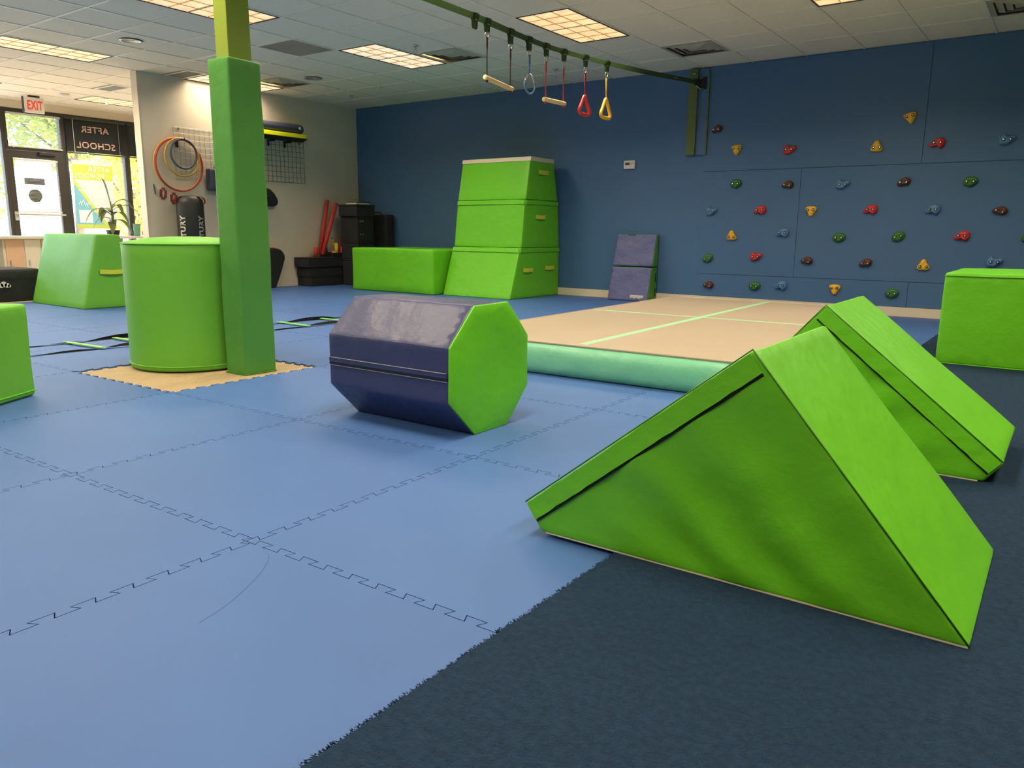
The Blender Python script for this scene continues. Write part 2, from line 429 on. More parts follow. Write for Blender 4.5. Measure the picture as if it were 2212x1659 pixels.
# ---- ceiling troffers
LCOL = {'a': (255, 226, 186), 'b': (255, 208, 140)}
LNAME = {(-7, -2): 'lit fluorescent ceiling troffer in the lobby side, in line with the partition wall end',
         (-7, 2): 'lit ceiling troffer tight against the cream partition wall above the hoops',
         (-2, -2): 'lit ceiling troffer beside the bare top of the green column',
         (-2, 2): 'lit ceiling troffer with pale peach lens next to a square ceiling vent',
         (2, 2): 'lit ceiling troffer with amber lens behind the hanging olive strap line',
         (-12, -2): 'lit ceiling troffer in the lobby in front of the exit sign', (-12, 2): 'lit ceiling troffer in the lobby behind the partition wall end',
         (6, 2): 'lit ceiling troffer with amber lens over the climbing wall end of the room'}
def troffer(i, j, k):
    x0, x1, y0, y1 = GX+i*T+.014, GX+(i+1)*T-.014, GY+j*T+.014, GY+(j+2)*T-.014
    cx, cy = (x0+x1)/2, (y0+y1)/2
    t = thing('ceiling_light', LNAME.get((i, j), 'lit ceiling troffer in unseen rows added to light the rest of the room'), 'ceiling light', (cx, cy, H), 'ceiling troffers')
    bm = nb(); w = .012
    box(bm, x0, x1, y0, y0+w, H-.004, H+.01); box(bm, x0, x1, y1-w, y1, H-.004, H+.01); box(bm, x0, x0+w, y0+w, y1-w, H-.004, H+.01); box(bm, x1-w, x1, y0+w, y1-w, H-.004, H+.01)
    obj('frame', bm, DARKM, t)
    bm = nb(); box(bm, x0+w, x1-w, y0+w, y1-w, H+.004, H+.008); obj('lens', bm, lens_mat(k, LCOL[k], PANEL_GLOW), t)
    bm = nb()
    for a in range(1, 3): xx = x0+(x1-x0)*a/3; box(bm, xx-.0025, xx+.0025, y0+w, y1-w, H-.002, H+.0035)
    for a in range(1, 6): yy = y0+(y1-y0)*a/6; box(bm, x0+w, x1-w, yy-.0025, yy+.0025, H-.0025, H+.003)
    obj('louvre', bm, mat('louvre', (222, 186, 132), .4), t)
    ld = bpy.data.lights.new('troffer_lamp', 'AREA'); ld.shape = 'RECTANGLE'; ld.size = x1-x0-.06; ld.size_y = y1-y0-.06
    ld.energy = PANEL_W*{(-7, 2): .5, (-12, 2): 1.5, (-12, -2): 1.5}.get((i, j), 1); ld.color = WARM; ld.spread = math.radians(150)
    lo = bpy.data.objects.new('troffer_lamp', ld); C.objects.link(lo); lo.parent = t; lo.location = (0, 0, -.012)
for L_ in LIGHTS: troffer(*L_)

# ---- ceiling vents, returns, downlights, sprinklers
VN = {(-1, 3): 'square louvred air diffuser next to the pale peach ceiling troffer', (3, 5): 'square louvred air diffuser close to the blue wall above the wall anchor board',
      (-6, 3): 'square louvred air diffuser beside the troffer on the cream wall', (8, 5): 'square louvred air diffuser in the row above the climbing holds'}
for i, j in VENTS:
    x0, y0 = GX+i*T+.014, GY+j*T+.014; s = T-.028; cx, cy = x0+s/2, y0+s/2
    t = thing('air_diffuser', VN[(i, j)], 'ceiling vent', (cx, cy, H), 'ceiling air diffusers')
    bbox_obj('backing', (x0, x0+s, y0, y0+s, H+.024, H+.03), mat('vent dark', (96, 92, 84), .9), t)
    for k, (o_, i_, zo, zi) in enumerate(((.5*s, .42*s, 0, -.004), (.405*s, .30*s, .016, -.004), (.285*s, .185*s, .014, -.007), (.165*s, .002, .006, -.010))):
        bm = nb(); q4 = ((-1, -1), (1, -1), (1, 1), (-1, 1))
        va = [bm.verts.new((cx+sx*o_, cy+sy*o_, H+zo)) for sx, sy in q4]; vb = [bm.verts.new((cx+sx*i_, cy+sy*i_, H+zi)) for sx, sy in q4]
        for q in range(4): bm.faces.new((va[q], va[(q+1) % 4], vb[(q+1) % 4], vb[q]))
        bmesh.ops.solidify(bm, geom=list(bm.faces), thickness=.002)
        obj('louvre_ring' if k else 'frame', bm, TBAR, t)
RN = ['grey half-tile return grille in the lobby ceiling', 'grey half-tile return grille beside the troffer above the cream wall']
for (i, j), n in zip(RETS, RN):
    x0, y0 = GX+i*T+.014, GY+j*T+.012; t = thing('return_grille', n, 'ceiling vent', (x0+.29, y0+.14, H))
    bm = nb(); x1, y1 = x0+T-.028, y0+T*.5-.024
    for d in ((x0, x1, y0, y0+.03), (x0, x1, y1-.03, y1), (x0, x0+.03, y0+.03, y1-.03), (x1-.03, x1, y0+.03, y1-.03)): box(bm, *d, H-.003, H+.008)
    obj('frame', bm, TBAR, t)
    bm = nb(); box(bm, x0+.03, x1-.03, y0+.03, y1-.03, H+.006, H+.01); obj('core', bm, mat('return core', (140, 134, 122), .8), t)
DN = ['recessed round downlight in the ceiling left of the green column', 'recessed round downlight beside the diffuser near the cream wall']
for (px, py), n in zip(((283, 88), (676, 169)), DN):
    p = hit(px, py, 2, H); t = thing('downlight', n, 'ceiling light', p)
    bm = nb(); lathe(bm, [(.115, -.002), (.12, -.006), (.095, -.006), (.088, .004), (.115, .004)], 28, p); obj('trim_ring', bm, STEEL, t, True)
    bm = nb(); lathe(bm, [(.09, .003), (.075, .0045), (.02, .0052)], 24, p); obj('reflector', bm, mat('reflector', (120, 112, 92), .2, metal=.9), t, True)
    bm = nb(); lathe(bm, [(.022, .0), (.022, -.006), (.012, -.01)], 14, p+Vector((.02, .01, .006))); obj('bulb', bm, mat('bulb', (240, 226, 170), .3), t, True)
SN = ['chrome fire sprinkler head between the peach troffer and the air diffuser', 'small fire sprinkler head near the corner of cream and blue walls',
      'fire sprinkler head behind the red trapeze', 'small fire sprinkler head in the lobby ceiling']
for (px, py), n in zip(((897, 99), (758, 207), (1200, 150), (229, 213)), SN):
    p = hit(px, py, 2, H); t = thing('sprinkler_head', n, 'sprinkler', p, 'ceiling sprinklers')
    bm = nb(); lathe(bm, [(.034, .005), (.036, -.004), (.014, -.010)], 18, p); obj('escutcheon', bm, STEEL, t, True)
    bm = nb(); cyl(bm, p+Vector((0, 0, -.008)), (0, 0, -.03), .008, 8)
    for s in (-1, 1): tube(bm, [p+Vector((s*.006, 0, -.035)), p+Vector((s*.022, 0, -.05)), p+Vector((s*.018, 0, -.07)), p+Vector((0, 0, -.082))], .003, 6)
    obj('arms', bm, STEEL, t, True)
    bm = nb(); lathe(bm, [(.024, -.084), (.026, -.087), (.004, -.088)], 14, p); obj('deflector', bm, STEEL, t, True)
p = hit(139, 203, 2, H); bm = nb(); lathe(bm, [(.07, .005), (.07, -.02), (.05, -.038), (.02, -.042)], 20, p)
tag(obj('smoke_detector', bm, WPLAST, None, True, loc=p), 'round white smoke detector on the lobby ceiling', 'smoke detector')

# ================================================================== STREET FRONT (windows, door, blinds)
ZH = 2.70
sw = nb(); box(sw, XS-.12, XS+.02, Y0, YW, ZH+.03, H+.05); ws = struct(obj('wall_street', sw, WWHITE))
def window(n, y0, y1, z0, z1, w=.045, dep=.1):
    bm = nb(); box(bm, XS-dep/2, XS+dep/2, y0, y1, z0, z0+w); f = struct(obj('window_%d' % n, bm, DARKM))
    for nm, d in (('head', (y0, y1, z1-w, z1)), ('jamb', (y0, y0+w, z0+w, z1-w)), ('jamb', (y1-w, y1, z0+w, z1-w))):
        bbox_obj(nm, (XS-dep/2, XS+dep/2, *d), DARKM, f)
    bbox_obj('pane', (XS-.004, XS+.002, y0+w, y1-w, z0+w, z1-w), GLASS, f)
    return f
window(1, 6.515, 7.575, .06, ZH); window(2, 7.58, 8.75, .06, ZH); window(3, 4.55, 5.615, .06, ZH); window(4, 5.62, 6.51, 2.085, ZH)
window(5, 3.3, 4.545, .06, ZH); window(6, 1.2, 3.295, .06, ZH)
struct(bbox_obj('wall_pier_north', (XS-.1, XS+.05, 8.755, YW, -.024, ZH+.03), WWHITE)); struct(bbox_obj('wall_pier_south', (XS-.1, XS+.05, Y0, 1.195, -.024, ZH+.03), WWHITE))
struct(bbox_obj('trim_2', (XS-.06, XS+.03, 1.2, 8.75, ZH, ZH+.03), DARKM))
struct(bbox_obj('trim_3', (XS-.06, XS+.03, 6.52, 8.75, -.02, .06), DARKM))
# glazed entrance door
bm = nb(); box(bm, XS-.03, XS+.03, 5.625, 5.715, .0, 2.08); door = struct(obj('door_1', bm, DARKM))
bbox_obj('stile', (XS-.03, XS+.03, 6.385, 6.505, 0, 2.08), DARKM, door); bbox_obj('top_rail', (XS-.03, XS+.03, 5.715, 6.385, 1.965, 2.08), DARKM, door)
bbox_obj('bottom_rail', (XS-.03, XS+.03, 5.715, 6.385, 0, .22), DARKM, door); bbox_obj('pane', (XS-.004, XS+.002, 5.715, 6.385, .22, 1.965), GLASS, door)
bm = nb(); tube(bm, [(XS+.03, 5.66, 1.08), (XS+.075, 5.67, 1.08), (XS+.075, 6.42, 1.075), (XS+.03, 6.43, 1.075)], .014, 8); obj('push_bar', bm, GREY, door)
bbox_obj('closer', (XS+.03, XS+.075, 6.1, 6.36, 2.03, 2.075), BLACK, door); bbox_obj('lock_plate', (XS+.03, XS+.05, 5.65, 5.70, .98, 1.12), GREY, door)
pl = bbox_obj('hours_decal', (XS+.003, XS+.006, 5.86, 6.17, 1.555, 1.66), mat('decal', (120, 116, 108), .7), door)
bm = nb(); cyl(bm, (XS+.003, 6.005, 1.38), (.003, 0, 0), .105, 24); obj('round_decal', bm, mat('decal2', (112, 106, 92), .7), door)
# blinds
def blind(label, y0, y1, z0, z1, x, tilt, m, head=True, pitch=.021, wand=None, lettering=None):
    t = thing('venetian_blind', label, 'window blind', (x, (y0+y1)/2, z1))
    bm = nb(); k = int((z1-z0-.04)/pitch); w = .0125
    for q in range(k):
        z = z1-.04-q*pitch; dx, dz = w*math.cos(tilt), w*math.sin(tilt)
        a = [bm.verts.new((x-dx, yy, z+dz)) for yy in (y0, y1)]; b = [bm.verts.new((x+dx, yy, z-dz)) for yy in (y0, y1)]
        bm.faces.new((a[0], a[1], b[1], b[0]))
    bmesh.ops.solidify(bm, geom=list(bm.faces), thickness=.0008)
    s = obj('slats', bm, m, t); s['kind'] = 'stuff'
    bbox_obj('head_rail', (x-.02, x+.02, y0, y1, z1-.03, z1), m, t); bbox_obj('bottom_rail', (x-.014, x+.014, y0, y1, z0-.012, z0+.008), m, t)
    for f in (.12, .88): yy = y0+(y1-y0)*f; bbox_obj('ladder_cord', (x+.0135, x+.0145, yy-.001, yy+.001, z0, z1-.03), WPLAST, t)
    if wand is not None:
        bm = nb(); cyl(bm, (x+.026, wand, z1-.03), (0, 0, -.52), .004, 6); obj('tilt_wand', bm, WPLAST, t)
    return t
b1 = blind('dark closed venetian blind with mirrored AFTER SCHOOL lettering across it', 6.545, 7.555, 2.115, 2.685, XS+.075, 1.1, BLINDD, wand=6.66)
for s, zz in (('AFTER', 2.505), ('SCHOOL', 2.245)):
    bm = text_plane(text_bm(s, .155, mirror=True, bold=.003), (XS+.0905, 7.03, zz), (0, 1, 0), (0, 0, 1), .001)
    for k in range(9):
        for dz in (0, .013): bmesh.ops.bisect_plane(bm, geom=list(bm.verts)+list(bm.edges)+list(bm.faces), plane_co=(0, 0, zz-.085+.021*k+dz), plane_no=(0, 0, 1))
    bmesh.ops.delete(bm, geom=[f for f in bm.faces if (f.calc_center_median().z-(zz-.085)) % .021 > .013], context='FACES')
    obj('lettering', bm, LETTER, b1)
b2 = blind('dark closed venetian blind beside the end of the cream partition wall', 7.6, 8.73, 2.115, 2.685, XS+.075, 1.1, BLINDD)
bm = nb()
for k in range(7): box(bm, XS+.0905, XS+.0915, 7.86-.02*k*.6, 7.98, 2.32+k*.021, 2.326+k*.021)
lt = obj('lettering', bm, LETTER, b2); lt['kind'] = 'stuff'
blind('light open venetian blind in the transom above the entrance door', 5.665, 6.47, 2.14, 2.66, XS+.07, .36, BLINDL, wand=5.72)
blind('light open venetian blind hung on the glazed entrance door', 5.725, 6.375, 1.12, 1.955, XS+.05, .36, BLINDL)

# poster on the window, printed side to the street
t = thing('window_poster', 'pale poster with lime band and mirrored AFTER SCHOOL print on the street window', 'poster', (XS+.012, 6.95, .86))
px_, py0, py1 = XS+.012, 6.625, 7.305
bbox_obj('sheet', (px_-.002, px_, py0, py1, .86, 2.0), POSTER, t)
bbox_obj('lime_band', (px_, px_+.001, py0, py1, 1.68, 1.93), POSTG, t)
bm = nb(); prism(bm, [(py0, .93), (py0+.47, .93), (py0, 1.62)], 0, px_, px_+.001); obj('blue_corner', bm, POSTB, t)
bm = nb(); prism(bm, [(py0, 1.62), (py0+.47, .93), (py0+.535, .93), (py0, 1.70)], 0, px_+.0002, px_+.0014); obj('lime_diagonal', bm, POSTG, t)
bbox_obj('foot_band', (px_, px_+.001, py0, py1, .86, .93), POSTG, t)
for s, sz, yy, zz in (('AFTER', .125, 7.075, 1.855), ('SCHOOL', .125, 6.90, 1.745), ('NOW ENROLLING FOR', .055, 6.96, 1.965)):
    obj('lettering', text_plane(text_bm(s, sz, mirror=True, bold=.002), (px_+.0015, yy, zz), (0, 1, 0), (0, 0, 1), .001), POSTW, t)
bm = nb()
for zz, a, b in ((1.64, .05, .62), (1.60, .18, .5), (1.5, .08, .66), (1.45, .33, .66), (1.42, .4, .66), (1.39, .36, .66), (1.3, .25, .66), (1.26, .42, .66), (1.23, .45, .66), (1.15, .3, .66), (1.11, .46, .66), (1.07, .46, .66)):
    box(bm, px_+.0012, px_+.002, py0+a, py0+b, zz-.006, zz+.006)
obj('print_lines', bm, POSTW, t)
bm = nb()
for k in range(5):
    a = Vector((px_+.0018, py0+.06+.05*k, 1.27+.03*math.sin(k*2.1))); tube(bm, [a, a+Vector((0, .03, .05)), a+Vector((0, .045, -.02))], .006, 5)
obj('script_print', bm, POSTW, t)
bbox_obj('white_square', (px_+.0012, px_+.002, py0+.05, py0+.27, .96, 1.17), POSTW, t)

# exit sign
t = thing('exit_sign', 'white ceiling-hung EXIT sign with red letters near the entrance door', 'exit sign', (-13.3, 5.78, H))
ex = -13.3; a = hit(50, 222, 0, ex); b = hit(96, 247, 0, ex)
bbox_obj('canopy', (ex-.03, ex+.03, a.y+.08, b.y-.06, H-.02, H), BLACK, t); 
bbox_obj('housing', (ex-.03, ex+.02, a.y, b.y, b.z, H-.02), WPLAST, t, .004); bbox_obj('side_plate', (ex-.031, ex+.021, a.y-.008, a.y, b.z, H-.02), BLACK, t)
obj('lettering', text_plane(text_bm('EXIT', .165, bold=.004), (ex+.021, (a.y+b.y)/2+.01, (b.z+H-.02)/2-.01), (0, .62, 0), (0, 0, 1.12), .002), EXITR, t)

# outside: paving, kerb, trees
pv = struct(bbox_obj('ground', (-70, XS-.13, -30, 45, -.35, -.1), ASPH))
def foliage(bm, c, r, n, leaf):
    for _ in range(n):
        while True:
            v = Vector((random.uniform(-1, 1), random.uniform(-1, 1), random.uniform(-1, 1)))
            if .25 < v.length < 1: break
        k = .75+.35*noise.noise(v*2.3+c); p = c + Vector((v.x*r.x, v.y*r.y, v.z*r.z))*k
        a = Vector((random.gauss(0, 1), random.gauss(0, 1), random.gauss(0, 1))).normalized(); b = a.orthogonal().normalized()
        s = leaf*random.uniform(.6, 1.3)
        vs = [bm.verts.new(p+a*s), bm.verts.new(p+b*s*.5), bm.verts.new(p-a*s), bm.verts.new(p-b*s*.5)]; bm.faces.new(vs)
def tree(label, x, y, h, r, n, leaf, m, low):
    t = thing('street_tree', label, 'tree', (x, y, -.1)); bm = nb()
    tube(bm, [(x, y, -.1), (x+.1, y+.05, low), (x, y, h*.8)], [.16, .12, .04], 8)
    for k in range(5):
        a = k*1.3; tube(bm, [(x, y, low+.2*k), (x+.5*r*math.cos(a), y+.5*r*math.sin(a), low+.6+.4*k)], [.05, .02], 6)
    obj('trunk', bm, BARK, t)
    bm = nb(); foliage(bm, Vector((x, y, (h+low)/2)), Vector((r, r, (h-low)/2)), n, leaf); f = obj('crown', bm, m, t); f['kind'] = 'stuff'
tree('sunlit green tree outside above the entrance door', -26.5, 12.6, 7.0, 2.9, 4200, .12, FOL, 2.3)
tree('yellow-leaved tree outside the window beside the poster', -18.6, 10.35, 3.8, 1.25, 3400, .07, FOL2, .2)
tree('tall green tree standing further off across the street', -33, 19.5, 8.5, 3.6, 3000, .15, FOL, 1.6)
tree('green tree outside seen past the hinge side of the door', -21.0, 7.5, 4.6, 1.2, 2400, .09, FOL, .5)

# ================================================================== LOBBY FURNITURE
t = thing('reception_counter', 'white-topped low reception counter with peach and white door panels', 'counter', (-12.1, 5.2, 0))
bbox_obj('worktop', (-12.45, -11.8, 2.6, 7.6, .715, .752), WPLAST, t, .004)
bbox_obj('body', (-12.4, -11.93, 2.65, 5.9, 0, .714), WPLAST, t)
for y0, y1, m_ in ((3.75, 4.2, WPLAST), (4.23, 4.62, GREY), (4.66, 4.885, PEACH), (4.9, 5.1, WPLAST), (5.12, 5.55, PEACH)):
    d = bbox_obj('door_panel', (-11.93, -11.915, y0, y1, .04, .70), m_, t, .002)
    bbox_obj('pull', (-11.915, -11.9, y0+.03, y0+.045, .34, .42), STEEL, d)
for y in (6.45, 7.5): bbox_obj('leg', (-12.38, -12.32, y, y+.06, 0, .714), GREY, t)
# potted dracaena on the counter
pc = Vector((-12.15, 6.28, .7525)); t = thing('potted_dracaena', 'corn plant with arching strap leaves in a dark pot on the reception counter', 'potted plant', pc)
bm = nb(); lathe(bm, [(.06, 0), (.085, .015), (.1, .085), (.092, .09)], 20, pc); obj('pot', bm, BLACK, t, True)
bm = nb(); tube(bm, [pc+Vector((0, 0, .08)), pc+Vector((.005, .01, .3)), pc+Vector((-.01, .0, .52))], [.022, .02, .014], 8); obj('stem', bm, LEAF, t, True)
def leaf(a, z0, length, rise, droop, w):
    length *= 1.2; rise *= 1.15; z0 *= 1.05
    bm = nb(); A = []; n = 9; d = Vector((math.cos(a), math.sin(a), 0)); s = Vector((-d.y, d.x, 0))
    for k in range(n+1):
        u = k/n; c = pc + Vector((0, 0, z0)) + d*length*(u - .22*u*u*droop) + Vector((0, 0, rise*math.sin(min(1, u*1.15)*math.pi*.5)*(1) - droop*length*.95*u**2.2))
        c.z = max(c.z, .775)
        ww = w*1.5*math.sin(math.pi*min(.98, .12+.86*u))**.8
        A.append([bm.verts.new(c-s*ww), bm.verts.new(c+Vector((0, 0, -.25*ww))), bm.verts.new(c+s*ww)])
    for p_, q_ in zip(A, A[1:]):
        bm.faces.new((p_[0], p_[1], q_[1], q_[0])); bm.faces.new((p_[1], p_[2], q_[2], q_[1]))
    bmesh.ops.solidify(bm, geom=list(bm.faces), thickness=.0012)
    obj('leaf', bm, LEAF, t, True)
for a, z0, l, ri, dr, w in ((-1.7, .45, .10, .34, .1, .024), (1.3, .42, .32, .20, .75, .032), (1.9, .4, .26, .14, .95, .038), (-1.5, .30, .42, .19, .72, .022), (-1.2, .34, .24, .08, .9, .04),
                         (-1.9, .24, .30, .10, .9, .036), (1.6, .22, .34, .08, .9, .042), (.4, .3, .3, .12, .8, .04), (3.3, .34, .3, .14, .7, .036), (2.6, .2, .28, .1, .8, .036), (-.5, .18, .26, .08, .9, .038), (1.2, .36, .44, .2, .8, .03)): leaf(a, z0, l, ri, dr, w)
p = hit(297, 509, 0, -11.95); p.z = .7525; bm = nb(); lathe(bm, [(.042, 0), (.045, .005), (.056, .185), (.05, .19), (.04, .02)], 20, p)
tag(obj('tumbler', bm, mat('sea green plastic', (112, 168, 140), .45), None, True, loc=p), 'sea-green plastic tumbler on the reception counter beside the plant', 'cup')
# black equipment case on the floor
t = thing('equipment_case', 'black fabric equipment case lying on the lobby floor below the reception counter', 'case', (-10.55, 3.75, 0))
bm = nb(); box(bm, -10.95, -10.22, 3.0, 4.35, 0, .385); soften(bm, .03, 2, .2, .006, 3); keep_floor(bm, 0); obj('body', bm, BLACKF, t, True)
bm = nb(); tube(bm, [(-10.6, 3.55, .38), (-10.6, 3.6, .405), (-10.6, 3.85, .41), (-10.6, 3.9, .38)], .014, 8); obj('handle', bm, BLACKF, t, True)
bm = nb(); q = hit(8, 616, 0, -10.215); 
for dy, dz, r in ((-.03, -.006, .026), (0, .008, .034), (.035, -.004, .028), (.058, -.012, .018)): cyl(bm, q+Vector((0, dy, dz)), (.006, 0, 0), r, 16)
obj('badge', bm, WPLAST, t)
bm = nb(); box(bm, -10.216, -10.213, 3.0, 4.3, .285, .289); obj('zip', bm, BLACK, t)

# ================================================================== PADDED COLUMN AND GREEN SOFT PLAY BLOCKS
t = thing('padded_column', 'lime green square column, bare at the top and padded with vinyl below', 'column', (-4.15, 2.93, 0))
PX0, PX1, PY0, PY1 = -4.255, -4.06, 2.838, 3.07
bbox_obj('post', (PX0+.04, PX1-.035, PY0+.035, PY1-.04, -.024, H), GREENP, t, .004)
bm = nb(); box(bm, PX0, PX1, PY0, PY1, -.011, 1.85); soften(bm, .014, 3, .06, .006, 4.5); keep_floor(bm, -.0095); obj('pad_wrap', bm, SAGE, t, True)
bm = nb(); tube(bm, [(PX0+.003, PY0-.001, -.004), (PX1, PY0-.001, -.004), (PX1+.001, PY1-.003, -.004)], .005, 6); obj('hem', bm, GREEN_D, t)

# upright foam cylinder behind it
cc = onfloor(424, 803); dv = Vector((cc.x, cc.y, 0)).normalized(); RC = .392; cc = cc + dv*RC
bm = nb(); prof = [(RC-.012, .002), (RC-.002, .012), (RC, .03)] + [(RC, .03+.75*k/10) for k in range(1, 10)] + [(RC, .775), (RC-.006, .79), (RC-.02, .799), (RC*.6, .822), (RC*.25, .83), (.01, .831)]
lathe(bm, prof, 72, (cc.x, cc.y, -.002)); bmesh.ops.recalc_face_normals(bm, faces=bm.faces)
t = thing('foam_cylinder', 'big upright lime foam cylinder standing behind the padded column', 'foam block', (cc.x, cc.y, 0))
obj('cover', bm, APPLE_HAZY, t, True)
for z in (.03, .785):
    bm = nb(); tube(bm, [(cc.x+(RC+.001)*math.cos(a*math.pi/36), cc.y+(RC+.001)*math.sin(a*math.pi/36), z) for a in range(72)], .004, 6, True); obj('piping', bm, APPLE_HAZY, t, True)

# octagonal roller
SIDE = .236; AP = SIDE*(1+math.sqrt(2))/2; OX1, OX0, OY = -2.056, -2.80, 2.70
octp = lambda r, z0=0: [(OY + r*math.sin(math.pi/8+k*math.pi/4)/math.cos(math.pi/8)*1, AP - r*math.cos(math.pi/8+k*math.pi/4)/math.cos(math.pi/8)) for k in range(8)]
t = thing('octagon_roller', 'octagonal foam tumbling roller with navy sides and lime end panels', 'foam roller', (-2.43, OY, 0))
def wr(c, n): return .006*noise.noise(Vector((c.x*7+c.z*3, c.z*5, c.y*5)))*(1-abs(n.x))
bm = nb(); prism(bm, octp(AP), 0, OX0+.004, OX1-.004); soften(bm, .008, 2, .06, .003, 3, wr); keep_floor(bm, .0015); obj('side_cover', bm, NAVY, t, True)
for a, b in ((OX1-.008, OX1+.004), (OX0-.004, OX0+.008)):
    bm = nb(); prism(bm, octp(AP if a > -2.5 else AP-.014), 0, a, b); soften(bm, .004, 2, .06, .006, 3.5, seed=a); keep_floor(bm, .001); obj('end_panel', bm, GREEN, t, True)
yf = OY-AP-.002; zf = AP+.0
bm = nb(); box(bm, OX0+.01, OX1-.01, yf-.006, yf+.006, zf-.012, zf+.012); bmesh.ops.bevel(bm, geom=list(bm.edges), offset=.003, segments=2, affect='EDGES'); obj('zip_flap', bm, NAVY, t)
bm = nb(); box(bm, OX0+.01, OX1-.01, yf-.003, yf+.004, zf-.022, zf-.012); obj('zip', bm, mat('zip dark', (26, 28, 42), .6), t)
bm = nb(); tube(bm, [(OX0+.01, yf-.001, zf-.026), (OX1-.01, yf-.001, zf-.026)], .0018, 5); tube(bm, [(OX0+.01, yf-.006, zf+.011), (OX1-.01, yf-.006, zf+.011)], .0018, 5); obj('stitching', bm, mat('grey thread', (150, 150, 160), .7), t)

# the two wedges on the carpet
def wedge(name, label, flip, x_ap, y0, y1, rotz=0):
    s = -1 if flip else 1
    A, B, Cc, At = (-.592, 0), (.510, 0), (0, .600), (-.650, .078)
    t = thing(name, label, 'foam wedge', (x_ap, (y0+y1)/2, CZ), 'foam wedges on the carpet')
    d = (y1-y0)/2
    def folds(c, n):
        if n.y > -.6: return 0
        u = (c.x*s-0)*.64 + (c.z)*.77 - .15      # distance from the long edge on the heel side
        v = c.x*s*.77 - c.z*.64
        m_ = max(0, 1-abs(u+.12)/.42)*max(0, 1-abs(v-.02)/.5)
        return .019*m_*math.sin(u*33+2*v+.6*math.sin(v*9)) + .004*noise.noise(Vector((c.x*9, 0, c.z*9)))
    bm = nb(); prism(bm, [(s*p_[0], p_[1]) for p_ in (A, B, Cc, At)], 1, -d, d)
    soften(bm, .010, 3, .045, .004, 3.2, folds, seed=x_ap)
    for v in bm.verts: v.co.z = max(v.co.z, .003)
    obj('cover', bm, GREEN, t, True, world=False)
    # bottom sheet, just showing
    bm = nb(); box(bm, min(s*-.575, s*.505), max(s*-.575, s*.505), -d+.001, d-.004, 0, .0035); obj('bottom_sheet', bm, TRIM, t, world=False)
    # zip flap along the long slope on the near side
    a, c = Vector((s*-.642, 0, .082)), Vector((s*-.012, 0, .592)); dr = (c-a).normalized(); nn = Vector((dr.z*s, 0, -dr.x*s)); nn = nn if nn.z < 0 else -nn
    bm = nb(); N = 26; W = .058
    rows = []
    for k in range(N+1):
        p_ = a + (c-a)*k/N; w_ = .0035*noise.noise(Vector((k*.7+x_ap, 0, 0)))
        rows.append([bm.verts.new((q_.x, yy, q_.z)) for q_, yy in ((p_+nn*.004, -d+.004), (p_+nn*.004, -d-.003+w_*.4), (p_+nn*W*.55, -d-.0055+w_*.6), (p_+nn*(W+w_), -d-.008), (p_+nn*(W+w_), -d+.004))])
    for r0, r1 in zip(rows, rows[1:]):
        for q_ in range(5): bm.faces.new((r0[q_], r0[(q_+1) % 5], r1[(q_+1) % 5], r1[q_]))
    bm.faces.new(rows[0]); bm.faces.new(rows[-1]); obj('zip_flap', bm, GREEN, t, False, world=False)
    bm = nb(); tube(bm, [a+nn*(W+.004)+Vector((0, -d-.002, 0)), c+nn*(W+.004)+Vector((0, -d-.002, 0))], .0035, 6); obj('zip', bm, mat('zip black', (18, 24, 14), .7), t, world=False)
    bm = nb()
    tube(bm, [Vector((s*-.646, -d-.001, .083)), Vector((s*-.002, -d-.001, .6005)), Vector((s*.508, -d-.001, .004))], .0026, 6); obj('piping', bm, GREEN_D, t, True, world=False)
    t.rotation_euler[2] = rotz
    return t
wedge('foam_wedge', 'lime vinyl foam wedge with its toe overhanging the edge of the carpet', False, -.591, 1.80, 2.455, .004)
wedge('foam_wedge', 'lime vinyl foam wedge lying wholly on the carpet behind the other wedge', True, -.764, 3.147, 3.80, 0)

# square block on the carpet
t = thing('foam_block', 'lime foam block standing on the carpet before the climbing wall', 'foam block', (-.1, 6.5, CZ))
bm = nb(); box(bm, -.705, .50, 6.03, 7.05, .013, .635); soften(bm, .014, 2, .1, .006, 2.5); keep_floor(bm, .0132); obj('cover', bm, GREEN, t, True)
bm = nb(); tube(bm, [(-.705, 6.027, .615), (.5, 6.027, .615)], .0035, 6); obj('piping', bm, GREEN, t)
bm = nb(); tube(bm, [(-.715, 6.022, .0175), (-.3, 6.018, .0175), (.5, 6.022, .0175)], .004, 6); obj('hem', bm, GREEN, t)
bm = nb(); prism(bm, [(-.80, 6.12), (-.70, 6.02), (-.70, 6.3)], 2, .0132, .018); obj('loose_flap', bm, GREEN, t)

# block cut by the edge of the picture
t = thing('foam_block', 'low lime foam block on the blue mats beside the agility ladder', 'foam block', (-4.6, 1.3, 0))
c0 = Vector((-4.414, 1.794)); e1 = Vector((.512, -.859)); e2 = Vector((-.859, -.512))
bm = nb(); prism(bm, [tuple(c0), tuple(c0+e1*.75), tuple(c0+e1*.75+e2*.75), tuple(c0+e2*.75)], 2, .001, .487); soften(bm, .02, 3, .08, .006, 3); keep_floor(bm, .001); obj('cover', bm, APPLE_HAZY, t, True)
bm = nb(); q0, q1 = c0-e2*.002, c0+e1*.75-e2*.002; tube(bm, [(q0.x, q0.y, .03), (q1.x, q1.y, .03)], .004, 6); obj('piping', bm, GREEN, t)

